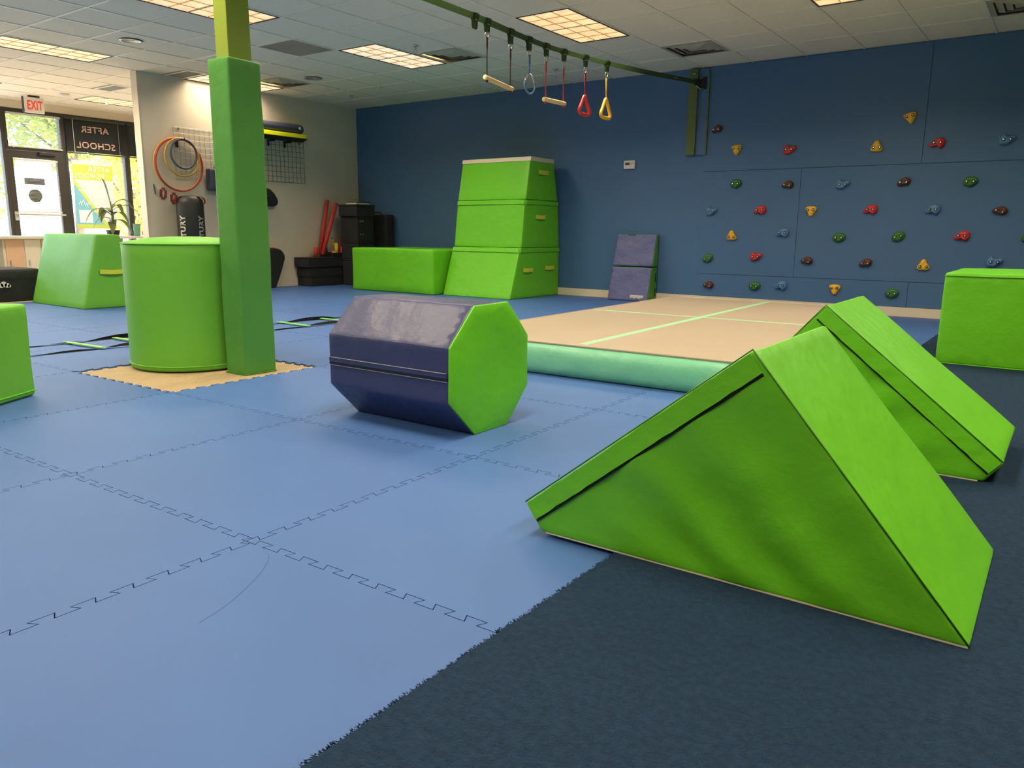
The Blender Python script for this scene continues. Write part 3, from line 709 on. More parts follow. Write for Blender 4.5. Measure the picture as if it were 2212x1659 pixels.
# trapezoid vault block at the lobby side
t = thing('trapezoid_block', 'lime trapezoid vault block with a yellow webbing handle near the lobby', 'foam block', (-9.3, 4.45, 0))
bm = nb(); prism(bm, [(4.10, .001), (4.82, .001), (4.56, .805), (4.31, .805)], 0, -9.93, -8.69); soften(bm, .012, 2, .1, .007, 2.6); keep_floor(bm, .001); obj('cover', bm, APPLE_HAZY, t, True)
def handle(parent, pts, w=.05, h=.02, nrm=(1, 0, 0), up=(0, 0, 1)):
    """webbing strap: a flat band bowed out between its two sewn ends"""
    a, b = Vector(pts[0]), Vector(pts[1]); nrm, up = Vector(nrm), Vector(up); bm = nb(); rows = []; n = 12
    for k in range(n+1):
        u = k/n; o = h*math.sin(math.pi*min(1, max(0, (u-.12)/.76)))
        p_ = a+(b-a)*u + nrm*(.011+o) - up*o*.6
        rows.append([bm.verts.new(p_+up*w/2), bm.verts.new(p_-up*w/2), bm.verts.new(p_-up*w/2-nrm*.004), bm.verts.new(p_+up*w/2-nrm*.004)])
    for r0, r1 in zip(rows, rows[1:]):
        for q in range(4): bm.faces.new((r0[q], r0[(q+1) % 4], r1[(q+1) % 4], r1[q]))
    bm.faces.new(rows[0]); bm.faces.new(rows[-1][::-1])
    return obj('handle', bm, YEL_W, parent)
handle(t, [(-8.686, 4.30, .40), (-8.686, 4.60, .40)], .05, .01)

# box beside the tower
t = thing('foam_block', 'wide lime foam box on the floor between the black cases and the tower', 'foam block', (-7.95, 8.7, 0))
bm = nb(); box(bm, -8.78, -7.17, 8.09, 9.28, .001, .622)
def bulge(c, n): return .02*(1-((c.x+7.97)/.82)**2)*max(0, -n.y)
soften(bm, .022, 3, .12, .006, 2.4, bulge); keep_floor(bm, .001); obj('cover', bm, GREEN, t, True)

# three-tier tower
t = thing('vault_tower', 'tall three-tier lime foam vault tower standing against the blue wall', 'foam tower', (-6.5, 8.8, 0))
TX0, TX1 = -7.10, -5.95
tiers = [((8.215, .001), (9.40, .001), (9.40, .664), (8.44, .664)), ((8.465, .668), (9.395, .668), (9.345, 1.292), (8.545, 1.292)), ((8.555, 1.296), (9.335, 1.296), (9.215, 1.852), (8.665, 1.852))]
for k, tp in enumerate(tiers):
    bm = nb(); prism(bm, tp, 0, TX0, TX1); soften(bm, .010, 2, .09, .005, 3.2, seed=k); keep_floor(bm, .001)
    for v in bm.verts:
        if v.co.y > 9.403: v.co.y = 9.403
    s_ = obj('tier', bm, GREEN, t, True)
    f0, f1 = tp[0], tp[3]; fr = lambda z: f0[0]+(f1[0]-f0[0])*(z-f0[1])/(f1[1]-f0[1])
    if k < 2:
        bm = nb(); z1, z0 = tp[2][1]-.004, tp[2][1]-.058; prism(bm, [(fr(z0)-.013, z0), (fr(z0)+.002, z0), (fr(z1)+.002, z1), (fr(z1)-.008, z1)], 0, TX0+.01, TX1-.012); obj('joining_flap', bm, GREEN, s_)
        bm = nb(); prism(bm, [(fr(z0)+.02, z0), (tp[2][0]-.01, z0), (tp[2][0]-.01, z1), (fr(z1)+.02, z1)], 0, TX1-.002, TX1+.011); obj('joining_flap', bm, GREEN, s_)
    else:
        bm = nb(); z1, z0 = 1.846, 1.795; prism(bm, [(fr(z0)-.008, z0), (fr(z0)+.002, z0), (fr(z1)+.002, z1), (fr(z1)-.006, z1)], 0, TX0, TX1+.006); obj('hook_strip', bm, TRIM, s_)
        bm = nb(); prism(bm, [(fr(z0), z0), (9.22, z0), (9.213, z1), (fr(z1), z1)], 0, TX1-.001, TX1+.006); obj('hook_strip', bm, TRIM, s_)
    for (ya, yb, z) in ([(8.50, 8.72, .375), (9.03, 9.25, .39)], [(8.78, 9.01, 1.075)], [(8.83, 9.07, 1.66)])[k]: handle(s_, [(TX1+.006, ya, z), (TX1+.006, yb, z)], .055, .006)

# folding incline leaning on the wall
t = thing('folding_incline', 'slate purple folding incline mat with lime sides leaning on the blue wall', 'folding mat', (-4.7, 9.27, 0))
FX0, FX1 = -5.005, -4.425; yb = 9.402
ft = lambda z: 9.14+(9.365-9.14)*z/.86
for z0, z1 in ((.002, .434), (.446, .862)):
    bm = nb(); prism(bm, [(ft(z0), z0), (yb, z0), (yb, z1), (ft(z1), z1)], 0, FX0, FX1); soften(bm, .006, 2, .07, .003, 5); keep_floor(bm, .002)
    for v in bm.verts: v.co.y = min(v.co.y, 9.4035)
    s_ = obj('section', bm, mat('leaf green vinyl', (88, 150, 34), .45, bump2=.2, b2scale=6), t, True)
    bm = nb(); za, zb = z0+.004, z1-.004; prism(bm, [(ft(za)-.014, za), (ft(za)-.002, za), (ft(zb)-.002, zb), (ft(zb)-.014, zb)], 0, FX0+.004, FX1-.004); soften(bm, .003, 1, .04, .004, 7); obj('ramp_cover', bm, MAUVE, s_, True)
for z in (.11, .30):
    bm = nb(); box(bm, FX1-.001, FX1+.004, 9.345, 9.365, z-.055, z+.055); obj('carry_slot', bm, BLACK, t)
bm = nb()
for k in range(9):
    a = Vector((FX0+.335+.021*k, ft(.06)-.020, .062+.006*math.sin(k*1.9))); tube(bm, [a, a+Vector((.01, 0, -.024)), a+Vector((.022, 0, .008))], .008, 5)
box(bm, FX0+.33, FX0+.52, ft(.075)-.020, ft(.075)-.015, .066, .078); obj('script_badge', bm, WPLAST, t)

# inflatable tumbling mat
t = thing('air_track', 'tan inflatable tumbling mat with mint sides and stripes on the floor', 'tumbling mat', (-2.43, 5.95, 0))
def airmat():
    w, l = 1.015, 1.94; R_ = Matrix.Rotation(.022, 4, 'Z')
    def fin(bm): bmesh.ops.transform(bm, matrix=Matrix.Translation((-2.43, 5.95, 0)) @ R_, verts=bm.verts)
    def rr(x, y, r, n=5):
        out = []
        for cx, cy, a0 in ((x-r, -y+r, -90), (x-r, y-r, 0), (-x+r, y-r, 90), (-x+r, -y+r, 180)):
            for k in range(n+1): a = math.radians(a0+90*k/n); out.append((cx+r*math.cos(a), cy+r*math.sin(a)))
        return out
    bm = nb(); rings = []
    for k in range(13):
        a = -90+180*k/12; o = .058*math.cos(math.radians(a)); z = .1+.1*math.sin(math.radians(a))
        z = min(max(z, .002), .2); rings.append([bm.verts.new((x, y, z)) for x, y in rr(w+o-.012, l+o-.012, .08+o)])
    for A, B in zip(rings, rings[1:]):
        n = len(A)
        for q_ in range(n): bm.faces.new((A[q_], A[(q_+1) % n], B[(q_+1) % n], B[q_]))
    bm.faces.new(rings[0][::-1]); bm.faces.new(rings[-1])
    bmesh.ops.subdivide_edges(bm, edges=[e for e in bm.edges if e.calc_length() > .3 and not any(len(f.verts) > 4 for f in e.link_faces)], cuts=20)
    for v in bm.verts:
        if .02 < v.co.z < .19: v.co.xy += v.co.xy.normalized()*.004*noise.noise(Vector((v.co.x*6, v.co.y*6, v.co.z*12)))
    fin(bm); obj('tube_side', bm, MINT, t, True)
    bm = nb(); prism(bm, rr(w-.006, l-.006, .075), 2, .199, .2045); fin(bm); obj('top_sheet', bm, TAN, t)
    bm = nb(); a = rr(w+.002, l+.002, .08); tube(bm, [(x, y, .2005) for x, y in a], .010, 6, True); fin(bm); obj('welded_seam', bm, TAN, t, True)
    bm = nb(); box(bm, -.028, .028, -l+.06, l-.03, .2045, .2055); fin(bm); obj('stripe', bm, MINTL, t)
    bm = nb(); box(bm, -w+.02, w-.02, .06, .105, .2046, .2056); fin(bm); obj('stripe', bm, MINTL, t)
airmat()

# agility ladder
t = thing('agility_ladder', 'agility ladder of twisted black straps and neon green rungs on the blue mats', 'agility ladder', (-6.0, 4.0, 0))
far = [onfloor(75, 749), onfloor(715, 688)]; near = [onfloor(78, 769), onfloor(706, 702)]
def ribbon(a, b, seed):
    d = (b-a); n = int(d.length/.03); d.normalize(); s = Vector((-d.y, d.x, 0)); bm = nb(); rows = []
    a = a-d*.6; b = b+d*.8; n = int((b-a).length/.03)
    for k in range(n+1):
        u = (b-a).length*k/n; r = 1.1*math.sin(u*5.3+seed)*math.sin(u*1.7+seed*2); w = .019
        p_ = a+d*u + s*.018*math.sin(u*2.3+seed); lift = .003+abs(math.sin(r))*w+.006*max(0, noise.noise(Vector((u*2, seed, 0))))
        o = s*math.cos(r)*w + Vector((0, 0, math.sin(r)*w)); rows.append([bm.verts.new(p_+Vector((0, 0, lift))+o), bm.verts.new(p_+Vector((0, 0, lift))-o)])
    for r0, r1 in zip(rows, rows[1:]): bm.faces.new((r0[0], r0[1], r1[1], r1[0]))
    bmesh.ops.solidify(bm, geom=list(bm.faces), thickness=.0015); keep_floor(bm, .0005)
    obj('strap', bm, BLACKF, t, True)
ribbon(near[0], near[1], 1.0); ribbon(far[0], far[1], 4.2)
for a, b in (((140, 742), (226, 755)), ((246, 733), (330, 745)), ((601, 698), (668, 707)), ((688, 690), (760, 697))):
    a, b = onfloor(*a), onfloor(*b); d = (b-a).normalized(); s = Vector((-d.y, d.x, 0))
    q_ = [a+s*.017, a-s*.017, b-s*.017, b+s*.017]; bm = nb(); prism(bm, [(v.x, v.y) for v in q_], 2, .012, .017); r_ = obj('rung', bm, RUNG, t)
    bm = nb()
    for e_ in (a+d*.02, b-d*.02): cyl(bm, e_+Vector((0, 0, .0165)), (0, 0, .0015), .009, 12)
    obj('rivet', bm, BLACK, r_)

# ================================================================== HANGING STRAP LINE
LX = -3.95
linez = [(3.04, 2.60), (4.0, 2.50), (4.95, 2.492), (5.1, 2.488), (5.44, 2.474), (5.7, 2.466), (5.97, 2.462), (6.25, 2.468), (6.63, 2.484), (7.05, 2.505), (7.95, 2.563), (8.9, 2.638), (9.30, 2.665)]
def lz(y):
    for (a, za), (b, zb) in zip(linez, linez[1:]):
        if a <= y <= b: return za+(zb-za)*(y-a)/(b-a)
    return linez[-1][1]
t = thing('slackline', 'olive webbing strap line stretched from the column to the blue wall', 'strap', (LX, 6, 2.48))
bm = nb(); rows = []
for k in range(81):
    y = 3.04+(9.30-3.04)*k/80; x = LX - .15*max(0, (4.2-y)/1.16); tw = 1.25 if y < 4.8 else (1.25-.6*min(1, (y-4.8)/.8) if y < 7.0 else .65+.7*min(1, (y-7.0)/.6))
    o = Vector((math.cos(tw)*.024, 0, math.sin(tw)*.024)); c = Vector((x, y, lz(y))); rows.append([bm.verts.new(c+o), bm.verts.new(c-o)])
for r0, r1 in zip(rows, rows[1:]): bm.faces.new((r0[0], r0[1], r1[1], r1[0]))
bmesh.ops.solidify(bm, geom=list(bm.faces), thickness=.004); obj('webbing', bm, OLIVE, t)
bm = nb(); a0, a1, b0, b1 = PX0+.035, PX1-.03, PY0+.03, PY1-.035
for d in ((a0, a1, b0-.004, b0), (a0, a1, b1, b1+.006), (a0-.004, a0, b0-.004, b1+.006), (a1, a1+.004, b0-.004, b1+.006)): box(bm, *d, 2.575, 2.625)
obj('post_wrap', bm, OLIVE, t)
bm = nb(); box(bm, LX-.03, LX+.03, 8.60, 8.68, lz(8.64)-.01, lz(8.64)+.012); obj('keeper', bm, OLIVE, t)
bm = nb(); box(bm, LX-.028, LX+.028, 9.22, 9.33, 2.638, 2.70); obj('ratchet', bm, BLACK, t)
bm = nb(); tube(bm, [(LX+.02, 9.30, 2.70), (LX+.02, 9.37, 2.735), (LX+.03, 9.395, 2.72)], .007, 6); obj('hook', bm, STEEL, t, True)
bm = nb(); tube(bm, [(LX-.02, 9.30, 2.63), (LX, 9.37, 2.60), (LX+.03, 9.39, 2.61)], .007, 6); obj('hook', bm, STEEL, t, True)
# anchor board on the wall
t = thing('anchor_board', 'olive and blue anchor board for the strap line fixed high on the blue wall', 'wall board', (-3.99, YW, 2.3))
bbox_obj('board', (-4.10, -3.86, YW-.030, YW-PT-.0005, 1.83, H-.01), WBLUE, t, .002)
bbox_obj('face_strip', (-4.10, -3.985, YW-.062, YW-.0302, 1.83, H-.01), OLIVEB, t, .002)
bbox_obj('edge_strip', (-3.864, -3.846, YW-.034, YW-PT-.0005, 1.83, H-.05), OLIVEB, t, .002)
bbox_obj('hook_plate', (-3.98, -3.88, YW-.04, YW-.0302, 2.60, 2.74), BLACK, t, .003)
bm = nb(); tube(bm, [(-4.06, YW-.063, 2.79), (-4.03, YW-.09, 2.775), (-4.0, YW-.063, 2.79)], .008, 6); obj('eye_bolt', bm, STEEL, t, True)

def strap_loop(parent, y, z1):
    z0 = lz(y)+.022; bm = nb(); w = .027; rows = []
    pts = [(-.004, z1), (-.010, z1+.02), (-.012, (z0+z1)/2), (-.028, z0-.02), (-.022, z0), (0, z0+.006), (.022, z0), (.028, z0-.02), (.012, (z0+z1)/2), (.010, z1+.02), (.004, z1)]
    for x, z in pts:
        ww = w*(1.0 if z > z0-.04 else .92); rows.append([bm.verts.new((LX+x, y-ww, z)), bm.verts.new((LX+x, y+ww, z))])
    for r0, r1 in zip(rows, rows[1:]): bm.faces.new((r0[0], r0[1], r1[1], r1[0]))
    bmesh.ops.solidify(bm, geom=list(bm.faces), thickness=.003); s_ = obj('strap_loop', bm, OLIVE, parent)
    bm = nb(); zc = (z0+z1)/2+.008
    for dz in (0, .011):
        box(bm, LX+.0135, LX+.017, y-.019, y+.016, zc+dz-.0015, zc+dz+.0015)
    obj('stitching', bm, STITCH, s_)
def carabiner(parent, y, z1, z0):
    bm = nb(); zc, hh = (z1+z0)/2, (z1-z0)/2
    tube(bm, [(LX+.004*math.sin(a*math.pi/7), y+(.021+.007*math.sin(a*math.pi/7))*math.cos(a*math.pi/7), zc+hh*math.sin(a*math.pi/7)) for a in range(14)], .0052, 7, True); obj('carabiner', bm, STEEL, parent, True)
def rope(parent, y, z1, z0, m_, r=.007, name='rope'):
    bm = nb(); tube(bm, [(LX, y-.004, z1+.01), (LX, y-.006, z1-.05), (LX, y, z1-.09), (LX, y+.001, z0)], r*.7, 7); tube(bm, [(LX, y+.004, z1+.01), (LX, y+.006, z1-.05), (LX, y+.001, z1-.09), (LX, y, z1-.14)], r*.7, 7); obj(name, bm, m_, parent, True)
t = thing('webbing_loop', 'empty olive webbing loop hanging on the strap line', 'strap', (LX, 4.965, 2.40)); strap_loop(t, 4.965, 2.402)
def trapeze(label, ya, yb, zc, za, zb, m_, zl):
    t = thing('trapeze_bar', label, 'trapeze', (LX, (ya+yb)/2, za))
    for y, z, zcc, zz in ((ya+.03, za, zc[0], zl[0]), (yb-.03, zb, zc[1], zl[1])):
        strap_loop(t, y, zz); carabiner(t, y, zz+.006, zcc-.006); rope(t, y, zcc, z-.03, m_)
        bm = nb(); lathe(bm, [(.004, -.034), (.012, -.03), (.012, -.018), (.005, -.016)], 10, (LX, y, z)); obj('knot', bm, m_, t, True)
    bm = nb(); tube(bm, [(LX, ya, za), (LX, ya+.004, za), (LX, yb-.004, zb), (LX, yb, zb)], [.016, .0195, .0195, .016], 14); obj('bar', bm, WOOD, t, True)
trapeze('pale wooden trapeze bar hung on dark brown ropes', 5.09, 5.465, (2.366, 2.335), 2.072, 2.034, ROPEB, (2.402, 2.374))
trapeze('pale wooden trapeze bar hung on red ropes', 5.935, 6.285, (2.325, 2.327), 2.021, 2.026, ROPER, (2.373, 2.381))
t = thing('gym_ring', 'thin blue gym ring hung from the strap line', 'gym ring', (LX, 5.71, 2.03))
strap_loop(t, 5.70, 2.37); carabiner(t, 5.70, 2.376, 2.332); rope(t, 5.708, 2.335, 2.185, ROPEBL, .009)
def ringpts(y, top, bot, hw, n=28):
    out = []
    for k in range(n):
        a = 2*math.pi*k/n; u = (1-math.cos(a))/2       # 0 at the top, 1 at the bottom
        w = hw*math.sin(a)*(1 if u > .5 else .62+.38*u/.5); out.append((LX, y+w, top+(bot-top)*u))
    return out
bm = nb(); rp = ringpts(5.718, 2.19, 2.035, .078); tube(bm, rp, .0075, 8, True); obj('ring', bm, BLUEP, t, True)
bm = nb(); tube(bm, rp[-6:]+rp[:7], .0084, 8); obj('bare_top', bm, STEEL, t, True)
def triring(label, y, zs, zc, zt, zb, m_, rm):
    t = thing('triangle_ring', label, 'gym ring', (LX, y, zb)); strap_loop(t, y, zs); carabiner(t, y, zs+.006, zc-.004); rope(t, y, zc, zt-.012, rm, .010)
    H_ = zt-zb; pts = [(0, zt), (.022, zt-.03), (.068, zt-.6*H_), (.098, zb+.05), (.09, zb+.018), (.06, zb+.008), (0, zb+.008), (-.06, zb+.008), (-.09, zb+.018), (-.098, zb+.05), (-.068, zt-.6*H_), (-.022, zt-.03)]
    bm = nb(); tube(bm, [(LX, y+a, z) for a, z in pts], [.017, .017, .017, .018, .019, .019, .019, .019, .019, .018, .017, .017], 10, True); o = obj('handle_ring', bm, m_, t, True)
    mo = o.modifiers.new('smooth', 'SUBSURF'); mo.levels = 1; mo.render_levels = 1
triring('red plastic triangular grip ring hung from the strap line', 6.635, 2.398, 2.342, 2.155, 1.968, REDP, ROPER)
triring('yellow plastic triangular grip ring hung from the strap line', 7.047, 2.418, 2.37, 2.185, 1.985, YELP, YELP)

# ================================================================== CLIMBING HOLDS
SHAPES = {
 'tri': ([(-.068, .026), (-.05, .052), (0, .058), (.05, .052), (.070, .026), (.045, -.015), (.022, -.06), (0, -.068), (-.018, -.055), (-.03, -.022)], .03, .018),
 'bean': ([(-.075, -.02), (-.07, .02), (-.05, .045), (-.03, .062), (-.012, .034), (.02, .03), (.045, .042), (.075, .032), (.078, .008), (.05, -.02), (.012, -.05), (-.03, -.058), (-.06, -.045)], .036, .0),
 'oval': ([(-.074, -.01), (-.055, .035), (-.01, .056), (.04, .048), (.073, .022), (.066, -.02), (.03, -.045), (-.005, -.058), (-.03, -.045), (-.06, -.035)], .034, .0),
 'lump': ([(-.07, -.03), (-.06, .0), (-.03, .03), (.0, .05), (.035, .046), (.066, .03), (.07, -.005), (.045, -.04), (.0, -.03), (-.035, -.048)], .04, -.004)}
HCOL = {'yellow': YELP, 'red': REDP, 'blue': BLUEP, 'green': GRNP, 'brown': BRNP}
hold_mesh = {}
def hold_parts(shape):
    if shape in hold_mesh: return hold_mesh[shape]
    out, dep, by = SHAPES[shape]; bm = nb(); n = len(out)
    # refine outline (Chaikin)
    pts = [Vector(p) for p in out]
    for _ in range(2):
        q_ = []
        for i in range(len(pts)): a, b = pts[i], pts[(i+1) % len(pts)]; q_ += [a*.75+b*.25, a*.25+b*.75]
        pts = q_
    rings = []
    for s_, d in ((1, 0), (1.0, .010), (.94, .024), (.80, dep), (.58, dep+.008), (.3, dep+.004)):
        rings.append([bm.verts.new((p.x*s_, -d-(.006*noise.noise(Vector((p.x*30, p.y*30, d*40))) if d > .01 else 0), p.y*s_)) for p in pts])
    for A, B in zip(rings, rings[1:]):
        for k in range(len(A)): bm.faces.new((A[k], A[(k+1) % len(A)], B[(k+1) % len(A)], B[k]))
    bm.faces.new(rings[-1]); bm.faces.new(rings[0][::-1])
    for f in bm.faces: f.smooth = True
    bmesh.ops.recalc_face_normals(bm, faces=bm.faces); mes = {}
    me = bpy.data.meshes.new('climbing_hold'); bm.to_mesh(me); bm.free()
    b2 = nb(); lathe(b2, [(.011, 0), (.011, .003), (.008, .006), (.003, .007)], 12); bmesh.ops.rotate(b2, verts=b2.verts, matrix=Matrix.Rotation(math.pi/2, 3, 'X')); mb = bpy.data.meshes.new('bolt'); b2.to_mesh(mb); b2.free(); mb.materials.append(BOLTM)
    b3 = nb(); lathe(b3, [(.0155, 0), (.0165, .0022), (.0125, .0028)], 14); bmesh.ops.rotate(b3, verts=b3.verts, matrix=Matrix.Rotation(math.pi/2, 3, 'X')); mc = bpy.data.meshes.new('bolt_recess'); b3.to_mesh(mc); b3.free(); mc.materials.append(mat('recess', (34, 26, 20), .7))
    hold_mesh[shape] = (me, mb, mc, dep, by); return hold_mesh[shape]
hold_col = {}
def hold(col, shape, px, py, flip, label, rot=0):
    me, mb, mc, dep, by = hold_parts(shape)
    if (col, shape) not in hold_col:
        m2 = me.copy(); m2.materials.append(HCOL[col]); hold_col[(col, shape)] = m2
    o = bpy.data.objects.new('climbing_hold', hold_col[(col, shape)]); C.objects.link(o)
    p = hit(px, py, 1, YW-PT-.02); o.location = (p.x, YW-PT, p.z); o.rotation_euler = (0, (math.pi if flip else 0)+rot, 0)
    tag(o, label, 'climbing hold', 'climbing holds on the blue panels')
    for sx in (-1, 1):
        for m_, d, nm in ((mc, dep+.001, 'bolt_recess'), (mb, dep+.002, 'bolt')):
            b = bpy.data.objects.new(nm, m_); C.objects.link(b); b.parent = o; b.location = (sx*.031, -d-.0065, by-.002)
HOLDS = [
 ('yellow', 'tri', 1966, 254, 0, 'yellow triangular climbing hold, topmost hold on the right-hand upper panels', -.25),
 ('brown', 'lump', 1548, 279, 0, 'brown climbing hold beside the olive anchor board', 0),
 ('yellow', 'tri', 1590, 323, 0, 'yellow triangular climbing hold pointing down, nearest the anchor board', 0),
 ('red', 'bean', 1705, 323, 0, 'red climbing hold on the upper panel between two yellow holds', 0),
 ('yellow', 'tri', 1894, 316, 1, 'yellow triangular climbing hold pointing up on the upper panel', 0),
 ('red', 'bean', 2025, 309, 1, 'red climbing hold on the upper panels between yellow and blue holds', 0),
 ('blue', 'bean', 2176, 301, 0, 'blue climbing hold on the upper panels beside a red one', 0),
 ('green', 'oval', 1589, 397, 0, 'green climbing hold in the row under the upper seam, below a yellow hold', 0),
 ('brown', 'lump', 1701, 399, 0, 'brown climbing hold under the upper seam, directly below a red hold', .2),
 ('blue', 'bean', 1820, 398, 0, 'blue climbing hold under the upper seam between two brown holds', 0),
 ('brown', 'lump', 1952, 393, 0, 'brown climbing hold under the upper seam between blue and far green holds', 0),
 ('green', 'oval', 2096, 392, 0, 'green climbing hold under the upper seam, farthest from the anchor board', 0),
 ('blue', 'bean', 1536, 456, 0, 'blue climbing hold beside the first panel edge, left neighbour of a red one', 0),
 ('red', 'bean', 1641, 454, 1, 'red climbing hold between a blue and a yellow hold in mid height', 0),
 ('yellow', 'tri', 1751, 456, 0, 'yellow triangular climbing hold pointing down between two red holds', 0),
 ('red', 'bean', 1880, 453, 1, 'red climbing hold between a yellow and a blue hold in mid height', 0),
 ('blue', 'bean', 2015, 453, 1, 'blue climbing hold between a red and a brown hold in mid height', 0),
 ('brown', 'lump', 2160, 455, 0, 'brown climbing hold in mid height at the end beyond a blue hold', .35),
 ('yellow', 'tri', 1580, 509, 1, 'yellow triangular climbing hold pointing up beside a blue hold', 0),
 ('blue', 'bean', 1690, 503, 1, 'blue climbing hold between a yellow and a green hold', 0),
 ('green', 'oval', 1812, 513, 0, 'green climbing hold between a blue hold and another green hold', 0),
 ('green', 'oval', 1940, 511, 0, 'green climbing hold between another green hold and a red hold', -.3),
 ('red', 'bean', 2078, 510, 1, 'red climbing hold between two green holds above the foam block', 0),
 ('green', 'oval', 2224, 514, 0, 'green climbing hold past the red one above the foam block', 0),
 ('green', 'oval', 1528, 558, 0, 'green climbing hold above the lower seam next to the first panel edge', -.3),
 ('red', 'bean', 1632, 554, 0, 'red climbing hold above the lower seam between green and brown holds', 0),
 ('brown', 'lump', 1742, 563, 0, 'brown climbing hold above the lower seam next to a red hold', .3),
 ('brown', 'lump', 1869, 568, 0, 'brown climbing hold above the lower seam next to a yellow hold', 0),
 ('yellow', 'tri', 1995, 573, 1, 'yellow triangular climbing hold pointing up above the lower seam', 0),
 ('blue', 'bean', 2148, 566, 0, 'blue climbing hold partly behind the top of the foam block', 0),
 ('brown', 'lump', 1529, 615, 0, 'brown climbing hold in the lowest row near the baseboard', .3),
 ('green', 'oval', 1629, 618, 0, 'green climbing hold in the lowest row between brown and blue holds', 0),
 ('blue', 'bean', 1686, 617, 1, 'blue climbing hold in the lowest row near the baseboard', 0),
 ('yellow', 'tri', 1802, 625, 0, 'yellow triangular climbing hold in the lowest row near the baseboard', 0),
 ('green', 'oval', 1926, 634, 0, 'green climbing hold in the lowest row beyond the yellow hold', 0)]
for h_ in HOLDS: hold(*h_)

# thermostat
a, b = hit(1347.5, 347.5, 1, YW-.03), hit(1370.5, 364, 1, YW-.03); cz = (a.z+b.z)/2
t = thing('thermostat', 'small cream wall thermostat with a dark display on the blue wall', 'thermostat', ((a.x+b.x)/2, YW, cz))
bbox_obj('case', (a.x, b.x, YW-.03, YW-.0005, cz-.055, cz+.055), WPLAST, t, .008)
bbox_obj('display', (a.x+.022, a.x+.085, YW-.032, YW-.0295, cz-.004, cz+.026), mat('lcd', (58, 50, 26), .3), t)
bm = nb(); box(bm, a.x+.1, a.x+.108, YW-.032, YW-.0295, cz-.004, cz+.026); box(bm, a.x+.125, a.x+.145, YW-.032, YW-.0295, cz+.012, cz+.024); obj('button', bm, GREY, t)

# ================================================================== CREAM WALL: wire grids, hoops, pads
def wire_grid(label, y0, y1, z0, z1, m_):
    x = XW+.014; t = thing('wire_grid_panel', label, 'wire grid', (x, (y0+y1)/2, z0)); bm = nb()
    tube(bm, [(x, y0, z0), (x, y1, z0), (x, y1, z1), (x, y0, z1)], .0042, 6, True); obj('frame', bm, m_, t)
    bm = nb(); n = round((y1-y0)/.077)
    for k in range(1, n): y = y0+(y1-y0)*k/n; cyl(bm, (x, y, z0), (0, 0, z1-z0), .0027, 6)
    n = round((z1-z0)/.077)
    for k in range(1, n): z = z0+(z1-z0)*k/n; cyl(bm, (x+.0045, y0, z), (0, y1-y0, 0), .0027, 6)
    obj('wires', bm, m_, t)
    bm = nb()
    for y in (y0+.08, y1-.08): cyl(bm, (XW+.0005, y, z1-.02), (.02, 0, 0), .012, 8)
    obj('standoff', bm, m_, t); return t
wire_grid('pale wire grid panel on the cream wall behind the hoops', 6.105, 6.95, 1.575, 2.215, STEELD)
wire_grid('dark wire grid panel on the cream wall below the yellow pad', 7.07, 8.29, 1.59, 2.205, WIREB)
def hoop(label, px, py, x, rad, r, m_, sq=1.0):
    c = hit(px, py, 0, x); bm = nb(); n = 48
    tube(bm, [(x, c.y+rad*math.sin(2*math.pi*k/n), c.z+rad*sq*math.cos(2*math.pi*k/n)) for k in range(n)], r, 8, True)
    tag(obj('hula_hoop', bm, m_, None, True, loc=(x, c.y, c.z)), label, 'hoop', 'hoops on the hook')
hoop('large yellow hoop hanging at the back of the hoops on the cream wall', 385, 355, -9.988, .345, .010, mat('ochre plastic', (212, 172, 84), .45))
hoop('large red hoop hanging on the cream wall', 388, 356, -9.958, .342, .0125, mat('brick red plastic', (188, 66, 54), .45))
hoop('medium amber hoop hanging inside the large red one', 393.5, 340, -9.928, .248, .013, mat('amber plastic', (222, 172, 70), .45))
hoop('small slate grey hoop hanging in front of the other hoops', 397, 332.5, -9.893, .19, .015, mat('slate plastic', (88, 92, 106), .45))
p = hit(382, 303, 0, XW+.03); bm = nb(); tube(bm, [(XW+.018, p.y, p.z-.06), (XW+.03, p.y, p.z-.0), (XW+.20, p.y, p.z-.012), (XW+.215, p.y, p.z+.02)], .006, 7); box(bm, XW+.013, XW+.03, p.y-.02, p.y+.02, p.z-.09, p.z+.0)
tag(obj('grid_hook', bm, BLACK, None, loc=(XW+.02, p.y, p.z)), 'black grid hook holding the hoops', 'hook')
# navy carry pad hung beside the hoops
yb_ = 6.56; t = thing('kick_pad', 'navy kick pad hung on the wire grid beside the hoops', 'kick pad', (-9.95, 6.66, 1.4))
bm = nb(); box(bm, XW+.03, XW+.15, 6.53, 6.86, 1.40, 1.70); soften(bm, .02, 2, .08, .008, 5); obj('pad', bm, SLATEP, t, True)
bm = nb(); tube(bm, [(XW+.09, 6.64, 1.70), (XW+.07, 6.66, 1.755), (XW+.09, 6.70, 1.70)], .008, 6); obj('hanger', bm, BLACK, t, True)
